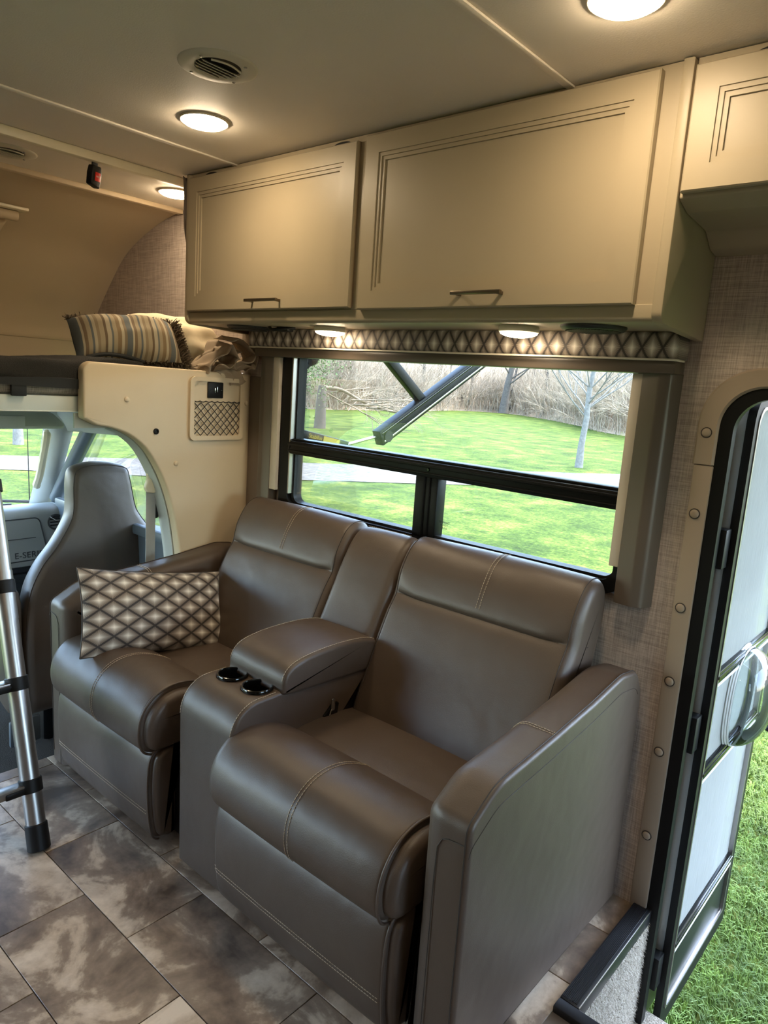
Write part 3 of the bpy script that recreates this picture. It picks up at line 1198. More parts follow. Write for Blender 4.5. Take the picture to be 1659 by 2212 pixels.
bB = cr([(1.636, 0.748), (1.622, 0.751), (1.624, 0.775), (1.650, 0.835), (1.683, 0.882), (1.722, 0.903), (1.765, 0.898), (1.792, 0.865), (1.795, 0.79), (1.74, 0.60), (1.66, 0.40), (1.60, 0.36), (1.50, 0.36)], 5)
back_prof = bA[:-1] + bB[:-1]
# the same outline with the crease pulled smooth, for the ends of the cushion
back_end = [tuple(p) for p in back_prof]
for it_ in range(60):
    nw = list(back_end)
    for i_ in range(len(back_end)):
        if math.hypot(back_prof[i_][0] - 1.635, back_prof[i_][1] - 0.75) < 0.06:
            a_, b_ = back_end[i_ - 1], back_end[(i_ + 1) % len(back_end)]
            nw[i_] = ((a_[0] + b_[0]) / 2, (a_[1] + b_[1]) / 2)
    back_end = nw


def make_seat(x0, x1, b0, b1, full_left):
    st = Pad(roll_prof, x0, x1 - 0.030, 0.032, 0.012, 0.004, 16)
    seat = st.mb().build('seat_roll', 'leather', sofa, 60)
    # boxed end panel of the roll, behind a hemmed lip
    e = Pad(inset(roll_prof, 0.014), x1 - 0.036, x1, 0.004, 0.022, 0, 3)
    e.mb().build('end_panel', 'leather', seat, 60)
    lip = [(x1 - 0.029, q[1], q[2]) for q in st.ring(x1 - 0.040, 0.002) if not (q[1] > 1.05 and q[2] < 0.40)]
    k = max(range(len(lip)), key=lambda i: (Vector(lip[i]) - Vector(lip[i - 1])).length)
    lip = lip[k:] + lip[:k]
    seam([lip], seat, 'hem', 'leather', 0.0035)
    xm = x0 + (x1 - x0) * 0.50
    sl = [st.line(x, (1.225, 0.437), (0.988, 0.312)) for x in (xm, xm + 0.010)]
    stitches(sl, seat)
    d = Pad(deck_prof, x0 + 0.012, x1 + 0.012, 0.02, 0.02, 0.010, 12)
    d.mb().build('seat', 'leather', sofa, 60)
    f = Pad(foot_prof, x0 + 0.004, x1 - 0.024, 0.018, 0.010, 0.004, 14)
    fo = f.mb().build('footrest', 'leather', sofa, 60)
    Pad(inset(foot_prof, 0.012), x1 - 0.034, x1 - 0.004, 0.004, 0.014, 0, 3).mb().build('end_panel', 'leather', fo, 60)
    seam([[(x1 - 0.022, q[1] - 0.001, q[2]) for q in f.line(x1 - 0.036, (1.03, 0.312), (1.03, 0.028), 0.001)]], fo, 'hem', 'leather', 0.003)
    # twin stitching across the foot rest
    sl = []
    for dz in (0.0, 0.010):
        ln = []
        n = 40
        for q in range(n + 1):
            x = x0 + 0.010 + (x1 - x0 - 0.045) * q / n
            z = 0.112 + dz
            zz_ = z
            r_ = [g for g in f.ring(x, 0.0012) if g[1] < 1.03]
            r_.sort(key=lambda g: g[2])
            for g0, g1 in zip(r_, r_[1:]):
                if g0[2] <= zz_ <= g1[2]:
                    t = (zz_ - g0[2]) / (g1[2] - g0[2] + 1e-9)
                    ln.append((x, g0[1] + t * (g1[1] - g0[1]), zz_))
                    break
        sl.append(ln)
    stitches(sl, fo)
    # backrest with its pillow
    b = Pad(back_prof, b0, b1, 0.032, 0.032, 0.006, 26, 7, back_end, 0.07)
    bo = b.mb().build('backrest', 'leather', sofa, 60)
    bm_ = b0 + (b1 - b0) * 0.52
    stitches([b.line(x, (1.627, 0.775), (1.755, 0.90)) for x in (bm_ - 0.005, bm_ + 0.006)], bo)
    sl = []
    for x in (b0 + 0.022, b1 - 0.022):
        r_ = b.line(x, (1.458, 0.375), (1.775, 0.89), 0.0006)
        sl.append(r_)
    seam(sl, bo, r=0.0012)
    sl = []
    for x, dx in ((b0 + 0.006, -1), (b1 - 0.006, 1)):
        r_ = b.line(x, (1.640, 0.748), (1.640, 0.748), 0.0)
        sl.append([(b1 - 0.022 if dx > 0 else b0 + 0.022, 1.633, 0.747), (b1 - 0.004 if dx > 0 else b0 + 0.004, 1.672, 0.738), (b1 + 0.0004 if dx > 0 else b0 - 0.0004, 1.70, 0.73)])
    seam(sl, bo, r=0.0012)
    return seat


make_seat(-1.350, -0.742, -1.333, -0.722, True)
make_seat(-2.222, -1.628, -2.140, -1.568, False)

# console -----------------------------------------------------------
con_prof = dense(fillet([(1.034, 0.012), (1.028, 0.545), (1.56, 0.553), (1.60, 0.012)], [0.004, 0.085, 0.01, 0.01], 10), 0.02)
cp = Pad(con_prof, -1.557, -1.323, 0.010, 0.010, 0.0, 6, 4)
con = cp.mb().build('console', 'leather', sofa, 40)
CUPS = ((-1.492, 1.155), (-1.385, 1.155))
for cx_, cy_ in CUPS:
    cut = MB().lathe([(0.0, -0.075), (0.0385, -0.075), (0.0385, 0.1)], (cx_, cy_, 0.552), 'z', 40).build('cutter', 'gap')
    md = con.modifiers.new('b', 'BOOLEAN')
    md.object = cut
    md.operation = 'DIFFERENCE'
    md.solver = 'EXACT'
    bpy.context.view_layer.update()
    dg = bpy.context.evaluated_depsgraph_get()
    me = bpy.data.meshes.new_from_object(con.evaluated_get(dg))
    con.modifiers.clear()
    con.data = me
    me.name = 'console'
    bpy.data.objects.remove(cut)
for cx_, cy_ in CUPS:
    zt = 0.551
    MB().lathe([(0.034, -0.071), (0.036, -0.002), (0.037, 0.0035), (0.039, 0.005), (0.042, 0.0042), (0.0435, 0.001), (0.0435, -0.002), (0.038, -0.003), (0.038, -0.073), (0.0, -0.073), (0.0, -0.071)], (cx_, cy_, zt), 'z', 44, False).build('cup_holder', 'black_gloss', con)
lid_prof = cr([(1.205, 0.536), (1.190, 0.556), (1.198, 0.594), (1.235, 0.618), (1.32, 0.630), (1.44, 0.630), (1.53, 0.617), (1.558, 0.595), (1.562, 0.550), (1.53, 0.524), (1.36, 0.528)], 5, True)
lp = Pad(lid_prof, -1.556, -1.316, 0.011, 0.011, 0.004, 8, 5)
lid = lp.mb().build('console_lid', 'leather', con, 60)
stitches([lp.line(x, (1.19, 0.57), (1.555, 0.60)) if False else [q for q in lp.ring(x, 0.0012) if q[2] > 0.572 and q[1] < 1.55][::1] for x in (-1.553 + 0.013, -1.318 - 0.013)], lid) if False else None
sl = []
for x in (-1.556 + 0.010, -1.316 - 0.010):
    q = [g for g in lp.ring(x, 0.0012) if g[2] > 0.575 and g[1] < 1.555]
    q.sort(key=lambda g: (g[1]))
    sl.append(q)
stitches(sl[:1], lid)
stitches(sl[1:], lid)
sl = []
for x in (-1.557 + 0.009, -1.323 - 0.009):
    q = [g for g in cp.ring(x, 0.0012) if (g[1] < 1.19 and g[2] > 0.09)]
    lo = sorted([g for g in q if g[2] < 0.46], key=lambda g: g[2])
    hi = sorted([g for g in q if g[2] >= 0.46], key=lambda g: g[1] + g[2])
    sl.append(lo + hi if x > -1.4 else hi)
sl[1] = [g for g in sl[1] if g[2] > 0.40]
stitches(sl[:1], con)
stitches(sl[1:], con)
# back panel between the backrests
cb = cr([(1.56, 0.50), (1.525, 0.52), (1.532, 0.58), (1.575, 0.67), (1.63, 0.78), (1.672, 0.85), (1.71, 0.886), (1.745, 0.89), (1.775, 0.872), (1.785, 0.80), (1.73, 0.62), (1.66, 0.50)], 5, True)
cbp = Pad(cb, -1.572, -1.330, 0.03, 0.03, 0.006, 8, 5)
cbo = cbp.mb().build('console_back', 'leather', sofa, 60)
stitches([[(x, 1.742, 0.8975) for x in np.linspace(-1.545, -1.36, 30)]], cbo, dash=0.004)
# recline lever on the side of the console
lv = MB(); lv.prism(fillet([(1.335, 0.42), (1.40, 0.42), (1.405, 0.455), (1.385, 0.462)], 0.006, 3), 'x', -1.326, -1.316, 0.003); lv = lv.build('recline_lever', 'black_gloss', sofa)
m = MB(); m.box(-1.316, -1.309, 1.368, 1.382, 0.440, 0.476, 0.004); m.tube([(-1.312, 1.362, 0.425), (-1.311, 1.366, 0.44), (-1.311, 1.374, 0.452)], 0.0018, 6)
m.build('lever_handle', 'steel', lv)

# ================================================================== THROW CUSHION


def pillow_mesh(W_, H_, T_, nu=36, nv=26, pin=0.06, seed=0, ucell=1.0, wr=0.0):
    """returns verts grid for a knife-edged pillow in local (u right, v up, w thick)"""
    rr = random.Random(seed)
    ph = [rr.uniform(0, TAU) for _ in range(8)]
    m_ = MB()
    for side in (1, -1):
        grid = []
        for j in range(nv + 1):
            row = []
            for i in range(nu + 1):
                u = -1 + 2 * i / nu
                v = -1 + 2 * j / nv
                th = ((1 - abs(u) ** 2.2) * (1 - abs(v) ** 2.2))
                th = max(0, th) ** 0.48
                px = u * W_ / 2 * (1 - pin * (1 - abs(v) ** 2.0) * abs(u) ** 3)
                pv = v * H_ / 2 * (1 - pin * 1.5 * (1 - abs(u) ** 2.0) * abs(v) ** 3)
                wv = wr * th * (math.sin(7 * u + 3 * v + ph[0]) + math.sin(9 * v - 4 * u + ph[1]) * 0.7 + 0.6 * math.sin(15 * u * v + ph[2]))
                row.append((px, pv, side * (T_ / 2 * th + 0.0012) + wv))
            grid.append(row)
        vs_ = [p for r_ in grid for p in r_]
        fs_, us_ = [], []
        for j in range(nv):
            for i in range(nu):
                a = j * (nu + 1) + i
                f = (a, a + 1, a + nu + 2, a + nu + 1)
                uvf = [((i + du) / nu * W_, (j + dv) / nv * H_) for du, dv in ((0, 0), (1, 0), (1, 1), (0, 1))]
                if side < 0:
                    f = f[::-1]; uvf = uvf[::-1]
                fs_.append(f); us_.append(uvf)
        m_.add(vs_, fs_, us_)
    return m_


def place_frame(o, right, up):
    r, u = Vector(right).normalized(), Vector(up).normalized()
    n = r.cross(u).normalized()
    u = n.cross(r)
    return Matrix.Translation(o) @ Matrix((r, u, n)).transposed().to_4x4()


pm = pillow_mesh(0.53, 0.285, 0.105, pin=0.05, seed=3, wr=0.003)
pm.xform(place_frame((-2.055, 1.262, 0.560), (0.06, 1.0, -0.17), (-0.42, 0.10, 0.90)))
cush = pm.build('throw_cushion', 'cushion', None, 70, loc=(-2.05, 1.26, 0.45))
tag(cush, 'brown and silver diamond patterned throw cushion leaning on the left arm of the sofa', 'cushion')
ed = MB()
fr = place_frame((-2.055, 1.262, 0.560), (0.06, 1.0, -0.17), (-0.42, 0.10, 0.90))
pts = []
for i in range(80):
    t = i / 20
    k, f = int(t), t - int(t)
    u, v = [(-1 + 2 * f, -1), (1, -1 + 2 * f), (1 - 2 * f, 1), (-1, 1 - 2 * f)][k]
    px = u * 0.265 * (1 - .05 * (1 - abs(v) ** 2) * abs(u) ** 3)
    pv = v * 0.1425 * (1 - .075 * (1 - abs(u) ** 2) * abs(v) ** 3)
    pts.append(tuple(fr @ Vector((px, pv, 0))))
ed.tube(pts + [pts[0]], 0.0022, 6)
ed.build('piping', 'cushion', cush)

# ================================================================== OVERHEAD CABINETS
FY = 1.552      # face-frame front


def panel_door(x0, x1, z0, z1, y, parent, name='door'):
    """framed door with three stepped mouldings round a recessed panel; y is the front"""
    m_ = MB()
    steps = [(0, 0.020), (0, 0.003), (0.003, 0.0), (0.050, 0.0), (0.0505, 0.0035), (0.060, 0.0030), (0.0605, 0.0065), (0.070, 0.006), (0.0705, 0.0105), (0.074, 0.0105)]
    rings = []
    for i_, d in steps:
        rings.append([(x0 + i_, y + d, z0 + i_), (x1 - i_, y + d, z0 + i_), (x1 - i_, y + d, z1 - i_), (x0 + i_, y + d, z1 - i_)])
    m_.loft(rings)
    return m_.build(name, 'cabinet', parent, 20)


def pull(x0, x1, z, y, parent):
    m_ = MB()
    m_.box(x0, x1, y - 0.030, y - 0.019, z - 0.0045, z + 0.0045, 0.0012)
    for x in (x0 + 0.012, x1 - 0.012):
        m_.box(x - 0.004, x + 0.004, y - 0.022, y, z - 0.0045, z + 0.0035, 0.001)
    return m_.build('handle', 'nickel', parent)


cab = tag(empty('overhead_cabinet', (-1.46, 1.7, 1.54)), 'long greige two-door overhead cabinet above the window and sofa', 'cabinet')
CX0, CX1 = -2.325, -0.605
m = MB()
m.box(CX0, CX1, FY, WY - 0.002, 1.548, CEIL - 0.002, 0.0)
m.build('carcass', 'cabinet', cab)
bot = dense(fillet([(FY - 0.004, 1.536), (FY - 0.004, 1.574), (FY + 0.02, 1.574), (FY + 0.02, 1.552), (WY - 0.003, 1.552), (WY - 0.003, 1.536)], [0.012, 0.002, 0, 0, 0, 0], 6), 0.05)
m = MB(); m.prism(bot, 'x', CX0 + 0.002, CX1 - 0.002); m.build('bottom_rail', 'cabinet', cab)
for xa, xb in ((CX0 - 0.016, CX0 + 0.004), (CX1 - 0.004, CX1 + 0.020)):
    pr = fillet([(WY - 0.003, 1.520), (FY + 0.035, 1.532), (FY - 0.012, 1.535), (FY - 0.012, CEIL - 0.003), (WY - 0.003, CEIL - 0.003)], [0, 0.02, 0.030, 0.0, 0], 8)
    m = MB(); m.prism(pr, 'x', xa, xb, 0.004, 2); m.build('end_panel', 'cabinet', cab, 30)
MB().box(-1.500, -1.462, FY - 0.006, FY + 0.01, 1.574, 2.03, 0.002).build('centre_stile', 'cabinet', cab)
d1 = panel_door(-2.314, -1.495, 1.578, 2.030, FY - 0.022, cab)
pull(-1.945, -1.787, 1.604, FY - 0.022, d1)
d2 = panel_door(-1.462, -0.648, 1.572, 2.036, FY - 0.022, cab)
pull(-1.112, -0.965, 1.604, FY - 0.022, d2)


def hinge_slot(x, z, parent, y):
    m_ = MB()
    pts = [(x + 0.036 * math.cos(a), z + 0.009 * math.sin(a)) for a in [PI * i / 14 for i in range(15)]]
    m_.prism(pts, 'y', y - 0.0008, y + 0.006)
    m_.build('hinge_slot', 'gap', parent)


for x in (-2.21, -1.575, -1.355, -0.73):
    hinge_slot(x, 2.0345, cab, FY)

cab2 = tag(empty('overhead_cabinet', (-0.2, 1.7, 1.77)), 'shorter greige overhead cabinet mounted over the entry door', 'cabinet')
m = MB(); m.box(-0.583, 0.50, FY + 0.002, WY - 0.002, 1.80, CEIL - 0.002); m.build('carcass', 'cabinet', cab2)
pr = dense(fillet([(FY - 0.004, 1.782), (FY - 0.004, 1.80), (WY - 0.003, 1.80), (WY - 0.003, 1.715), (WY - 0.05, 1.722), (WY - 0.10, 1.755), (FY + 0.05, 1.765)], [0.006, 0, 0, 0, 0.04, 0.04, 0.02], 6), 0.03)
m = MB(); m.prism(pr, 'x', -0.583, 0.50); m.build('bottom_rail', 'cabinet', cab2, 30)
d3 = panel_door(-0.578, 0.04, 1.790, 2.028, FY - 0.022, cab2)
hinge_slot(-0.44, 2.032, cab2, FY + 0.001)

# puck lights and speakers under the cabinet -------------------------


def puck(x, y, z, label):
    t = tag(empty('puck_light', (x, y, z)), label, 'light', 'puck lights under the cabinet')
    MB().lathe([(0.050, 0.0), (0.052, -0.004), (0.052, -0.014), (0.049, -0.016), (0.0, -0.016)], (x, y, z), 'z', 36).build('rim', 'lamp_rim', t)
    MB().lathe([(0.049, -0.0155), (0.046, -0.020), (0.034, -0.025), (0.018, -0.028), (0.0, -0.029)], (x, y, z), 'z', 36).build('lens', 'puck', t)
    return t


puck(-1.712, 1.675, 1.536, 'lit warm puck light under the cabinet, nearer the cab')
puck(-0.985, 1.640, 1.536, 'lit warm puck light under the cabinet, beside the round speaker')


def speaker(x, y, z, label, r=0.078):
    t = tag(empty('speaker', (x, y, z)), label, 'speaker', 'speakers under the cabinet')
    m_ = MB().lathe([(r, 0.0), (r, -0.004), (r - 0.006, -0.010), (r - 0.014, -0.011), (r - 0.016, -0.008), (0.0, -0.008)], (x, y, z), 'z', 40)
    m_.build('rim', 'speaker', t)
    m_ = MB()
    rr = r - 0.015
    for i in range(-9, 10):
        xx = i * rr / 9.6
        hw = math.sqrt(max(0, rr * rr - xx * xx))
        m_.box(x + xx - 0.0018, x + xx + 0.0018, y - hw, y + hw, z - 0.0125, z - 0.008)
    m_.build('grille', 'speaker', t)
    return t


speaker(-0.782, 1.640, 1.536, 'round black speaker under the cabinet, at its door end')
speaker(-2.12, 1.665, 1.536, 'round black speaker under the cabinet, at its cab end above the bunched cloth')
m = MB()
m.tube(cr([(-2.0, 1.66, 1.533), (-1.96, 1.64, 1.524), (-1.92, 1.65, 1.528), (-1.90, 1.69, 1.534)], 6), 0.006, 8)
m.box(-1.965, -1.905, 1.66, 1.69, 1.520, 1.536, 0.004)
tag(m.build('cable_connector', 'black_soft', loc=(-1.93, 1.67, 1.53)), 'short black cable and plug under the cabinet, left of the first puck light', 'cable')

# ================================================================== WINDOW VALANCE AND BLIND RAILS
val = tag(empty('window_valance', (-1.41, WY, 0.84)), 'bronze window surround with a diamond patterned padded valance along its top', 'valance')
vp = dense(fillet([(1.742, 1.471), (1.742, 1.536), (WY - 0.002, 1.536), (WY - 0.002, 1.471)], [0.014, 0.012, 0, 0], 5), 0.02)
Pad(vp, -2.222, -0.612, 0.012, 0.012, 0.0, 10, 4).mb().build('valance_fabric', 'valance', val, 50)
m = MB(); m.tube([(-2.219, 1.80, 1.470), (-2.219, 1.748, 1.470), (-2.21, 1.742, 1.470), (-0.622, 1.742, 1.470), (-0.614, 1.748, 1.470), (-0.614, 1.80, 1.470)], 0.0028, 8); m.build('piping', 'cream', val)
MB().box(-2.208, -0.620, 1.765, WY - 0.001, 1.438, 1.470, 0.004).build('head_rail', 'bronze', val)
pr = fillet([(-0.706, WY - 0.001), (-0.706, 1.786), (-0.660, 1.778), (-0.634, 1.786), (-0.620, WY - 0.001)], [0, 0.003, 0.02, 0.016, 0], 5)
m = MB(); m.prism(pr, 'z', 0.842, 1.44); m.build('side_rail', 'bronze', val, 30)
pr = fillet([(-2.206, WY - 0.001), (-2.196, 1.786), (-2.16, 1.778), (-2.122, 1.786), (-2.122, WY - 0.001)], [0, 0.016, 0.02, 0.003, 0], 5)
m = MB(); m.prism(pr, 'z', 0.842, 1.44); m.build('side_rail', 'bronze', val, 30)
MB().box(-0.733, -0.707, 1.792, 1.804, 0.935, 1.437, 0.001).build('blind_edge', 'cream', val)
MB().box(-2.121, -2.087, 1.788, 1.804, 0.935, 1.437, 0.001).build('blind_edge', 'cream', val)

# ================================================================== CEILING LAMPS AND VENTS


def ceil_lamp(x, y, z, label, r=0.066):
    t = tag(empty('ceiling_lamp', (x, y, z)), label, 'light', 'round ceiling lamps')
    MB().lathe([(r, 0.0), (r + 0.001, -0.003), (r - 0.001, -0.006), (r - 0.004, -0.006), (0.0, -0.005)], (x, y, z), 'z', 40).build('rim', 'lamp_rim', t)
    MB().lathe([(r - 0.002, -0.0055), (r - 0.012, -0.012), (r - 0.03, -0.017), (0.018, -0.0195), (0.0, -0.020)], (x, y, z), 'z', 40).build('lens', 'lamp', t)
    return t


ceil_lamp(-1.812, 1.245, CEIL, 'lit round ceiling lamp beside the large round vent')
ceil_lamp(-0.616, 1.270, CEIL, 'lit round ceiling lamp cut by the top edge, in front of the door cabinet')
ceil_lamp(-2.555, 1.635, 2.036, 'lit round lamp on the sleeping loft ceiling, half behind the cabinet')
for i, (x, y) in enumerate([(-0.616, -0.60), (0.62, -0.60)]):  # extra lamps added out of view to light the room
    ceil_lamp(x, y, CEIL, 'added unseen ceiling lamp behind the viewpoint, ' + ('across from the sofa', 'in the rear corner away from the door', 'in the rear corner past the door')[i])


def ceil_vent(x, y, z, label):
    t = tag(empty('ceiling_vent', (x, y, z)), label, 'vent', 'round ceiling air vents')
    MB().lathe([(0.090, 0.0), (0.089, -0.002), (0.085, -0.004), (0.058, -0.0055), (0.053, -0.004), (0.051, 0.0)], (x, y, z), 'z', 48, False).build('flange', 'vent', t)
    MB().lathe([(0.051, -0.0005), (0.0, -0.0005)], (x, y, z), 'z', 32, False).build('duct', 'vent_dark', t)
    for i in range(7):
        xx = -0.040 + i * 0.0125
        if i > 4:
            continue
        hw = math.sqrt(0.050 ** 2 - xx ** 2)
        m_ = MB()
        m_.box(-0.0055, 0.0055, -hw, hw, -0.0008, 0.0008)
        m_.xform(Matrix.Translation((x + xx, y, z - 0.006)) @ Matrix.Rotation(math.radians(35), 4, 'Y'))
        m_.build('louvre', 'vent', t)
    m_ = MB(); m_.tube([(x + 0.030 + 0.012 * math.sin(k / 12 * PI), y - 0.04 + 0.08 * k / 12, z - 0.007) for k in range(13)], 0.0022, 6); m_.build('louvre_frame', 'vent', t)
    for a in (0.4, 0.4 + PI / 2, 0.4 + PI, 0.4 + 1.5 * PI):
        MB().lathe([(0.0, -0.0025), (0.003, -0.002), (0.0042, 0)], (x + 0.070 * math.cos(a), y + 0.070 * math.sin(a), z - 0.0075), 'z', 10).build('screw', 'alu', t)
    return t


ceil_vent(-1.482, 1.052, CEIL, 'round louvred air vent in the main ceiling')
ceil_vent(-2.625, 1.045, 2.036, 'round louvred air vent in the sleeping loft ceiling, cut by the left edge')

# ================================================================== CAB DIVIDER PANEL
div = tag(empty('divider_panel', (-2.315, 1.6, 0)), 'beige padded vinyl panel with an arched cut-out dividing the cab from the living area', 'panel')
arch = cr([(1.185, 1.163), (1.235, 1.155), (1.290, 1.136), (1.340, 1.105), (1.378, 1.067), (1.414, 1.012), (1.443, 0.955), (1.470, 0.88), (1.492, 0.795), (1.508, 0.70), (1.516, 0.63), (1.525, 0.45), (1.528, 0.012)], 4)
outl = fillet([(1.137, 1.19), (1.137, 1.374), (1.828, 1.366), (1.828, 0.012)], [0.02, 0.036, 0, 0], 6)
poly = outl + [tuple(p) for p in arch[::-1]]
m = MB(); m.prism(poly, 'x', -2.345, -2.300, 0.008, 3)
pan = m.build('panel', 'panel', div, 35)


def button(y, z, mat='panel'):
    MB().lathe([(0.0095, 0.0), (0.0095, 0.003), (0.0075, 0.0055), (0.004, 0.0068), (0.0, 0.007)], (-2.301, y, z), 'x', 20).build('button', mat, div)


for y, z in ((1.290, 1.253), (1.806, 1.251), (1.488, 1.023)):
    button(y, z)
g = MB().lathe([(0.011, 0.0), (0.011, 0.004), (0.007, 0.006), (0.0045, 0.002), (0.0, 0.002)], (-2.301, 1.404, 1.142), 'x', 24).build('grommet', 'black_soft', div)
# storage pocket with net and switch
ring_prism(yz_rr(1.538, 1.784, 1.108, 1.346, 0.022), yz_rr(1.556, 1.766, 1.124, 1.330, 0.014), 'x', -2.301, -2.288).build('pocket_frame', 'panel', div, 30)
m = MB(); m.prism(yz_rr(1.552, 1.770, 1.120, 1.334, 0.014), 'x', -2.301, -2.2985); pk = m.build('pocket_back', 'panel', div)
m = MB()
ny, nz = 7, 4
y0, y1, z0, z1 = 1.556, 1.766, 1.127, 1.252
for i in range(-nz, ny + 1):
    for sgn in (1, -1):
        pts = []
        for k in range(21):
            t = k / 20
            z = z0 + (z1 - z0) * t
            y = y0 + (y1 - y0) * ((i + (t * nz if sgn > 0 else nz - t * nz)) / ny)
            if y0 - 1e-6 <= y <= y1 + 1e-6:
                sag = 0.010 * math.sin(PI * (y - y0) / (y1 - y0))
                pts.append((-2.292 + sag * 0.4, y, z - 0.004 * math.sin(PI * (y - y0) / (y1 - y0)) * t))
        if len(pts) > 1:
            m.tube(pts, 0.0016, 5)
m.tube([(-2.291, y0 + (y1 - y0) * k / 40, z1 + 0.002 - 0.004 * abs(math.sin(k / 40 * PI * 8)) + 0.002) for k in range(41)], 0.0020, 6)
m.build('pocket_net', 'webbing', div)
sw = MB().box(-2.299, -2.292, 1.617, 1.688, 1.268, 1.328, 0.005).build('switch_plate', 'black_soft', div)
MB().box(-2.292, -2.289, 1.646, 1.652, 1.288, 1.308, 0.001).box(-2.292, -2.289, 1.656, 1.662, 1.290, 1.312, 0.001).build('switch', 'steel', sw)
for y in (1.626, 1.679):
    MB().lathe([(0.003, 0.0), (0.002, 0.0012), (0, 0.0015)], (-2.292, y, 1.298), 'x', 10).build('plate_screw', 'black_gloss', sw)
# brown vinyl strip between divider and blind
struct(MB().box(-2.2995, -2.207, WY - 0.012, WY + 0.001, 0.02, 1.36, 0.004).build('trim_9', 'brown'))
struct(MB().box(-2.36, -2.205, WY - 0.010, WY + 0.001, 1.45, 1.545, 0.004).build('trim_10', 'brown'))

# ================================================================== SLEEPING LOFT
loft = struct(MB().box(-3.63, -2.352, -1.1, 1.828, 1.205, 1.256, 0.004).build('floor_loft', 'headliner'))
mat_ = tag(MB().box(-3.62, -2.352, -1.05, 1.820, 1.257, 1.340, 0.02, 3).build('mattress', 'mattress', loc=(-3.0, 0.4, 1.257)), 'grey woven mattress on the sleeping loft floor', 'mattress')
# folded safety net: mesh, binding and straps
net = tag(empty('safety_net', (-2.36, 0.4, 1.29)), 'folded black mesh safety net lying along the front edge of the loft mattress', 'net')
m = MB()
rows = []
for k in range(61):
    y = -0.9 + (1.38 + 0.9) * k / 60
    row = []
    f = 1.0 if y < 1.05 else max(0.55, 1 - (y - 1.05) * 1.5)
    for q in range(15):
        t = q / 14
        a = t * PI
        wob = 0.006 * math.sin(9 * y + 5 * t) + 0.004 * math.sin(23 * y + 9 * t)
        x = -2.338 - 0.016 * min(1, t / 0.4) - 0.22 * max(0, t - 0.4) / 0.6 * (0.75 + 0.25 * math.sin(3 * y)) + wob * t
        z = 1.300 + (0.078 * math.sin(min(1, t * 2.2) * PI / 2) + 0.012 * math.sin(4 * y + 2) * t - 0.03 * max(0, t - 0.7) + wob)
        row.append((x, y, min(z, 1.392)))
    rows.append(row)
m.loft(rows, closed=False, cap=False)
nm = m.build('mesh', 'mesh', net, 80)
md = nm.modifiers.new('Solidify', 'SOLIDIFY'); md.thickness = 0.006; md.offset = -1
m = MB()
m.loft([[(-2.340, -0.9 + 2.05 * k / 40, 1.312 + 0.004 * math.sin(k * 0.7)), (-2.334, -0.9 + 2.05 * k / 40, 1.310 + 0.004 * math.sin(k * 0.7)), (-2.334, -0.9 + 2.05 * k / 40, 1.284 + 0.003 * math.sin(k * 0.6)), (-2.340, -0.9 + 2.05 * k / 40, 1.284 + 0.003 * math.sin(k * 0.6))] for k in range(41)])
m.build('binding', 'webbing', net)
MB().box(-2.347, -2.336, 0.925, 0.972, 1.252, 1.300, 0.003).build('strap', 'webbing', net)
m = MB(); m.tube(cr([(-2.40, 1.20, 1.388), (-2.38, 1.26, 1.402), (-2.37, 1.33, 1.398), (-2.38, 1.40, 1.384)], 6), [0.007] * 19, 8); m.build('strap', 'webbing', net)

# striped pillow with fringe
fr = place_frame((-2.475, 1.385, 1.452), (0.22, 1.0, 0.05), (-0.62, 0.12, 0.78))
pm = pillow_mesh(0.375, 0.185, 0.20, pin=0.02, seed=5, wr=0.003)
pm.uv = [[(u / 0.375, v) for u, v in f] for f in pm.uv]
pm.xform(fr)
sp = tag(pm.build('striped_pillow', 'stripe', None, 70, loc=(-2.47, 1.38, 1.37)), 'grey and tan striped pillow with a brown fringe lying on the loft', 'pillow')
V, Fc = [], []
for i in range(3600):
    t = random.random() * 3
    k, f = int(t), t - int(t)
    u, v = [(-1 + 2 * f, -1), (1, -1 + 2 * f), (1 - 2 * f, 1), (-1, 1 - 2 * f)][k]
    ox, oy = [(0, -1), (1, 0), (0, 1), (-1, 0)][k]
    p = Vector((u * 0.1875, v * 0.0925, random.gauss(0, 0.003)))
    d = Vector((ox * 0.9 + random.gauss(0, .35), oy * 0.9 + random.gauss(0, .35), random.gauss(0, .6))).normalized() * random.uniform(0.013, 0.026) * (1.7 if k == 1 else 1.0)
    w = d.cross(Vector((random.random(), random.random(), random.random()))).normalized() * 0.0016
    for q in (p - w, p + w, p + d + w, p + d - w):
        V.append(tuple(fr @ q - Vector((-2.47, 1.38, 1.37))))
    Fc.append((len(V) - 4, len(V) - 3, len(V) - 2, len(V) - 1))
fg = fast_mesh('fringe', V, Fc, 'fringe', sp)
fg['kind'] = 'stuff'
# ivory pillow
pm = pillow_mesh(0.36, 0.26, 0.17, pin=0.04, seed=9, wr=0.007)
pm.xform(place_frame((-2.545, 1.655, 1.466), (0.15, 1.0, -0.05), (-0.72, 0.05, 0.70)))
tag(pm.build('ivory_pillow', 'linen_white', None, 70, loc=(-2.56, 1.63, 1.37)), 'plain ivory pillow on the loft behind the striped one', 'pillow')

# bunched cloth spilling over the divider
rr = random.Random(4)
m = MB()


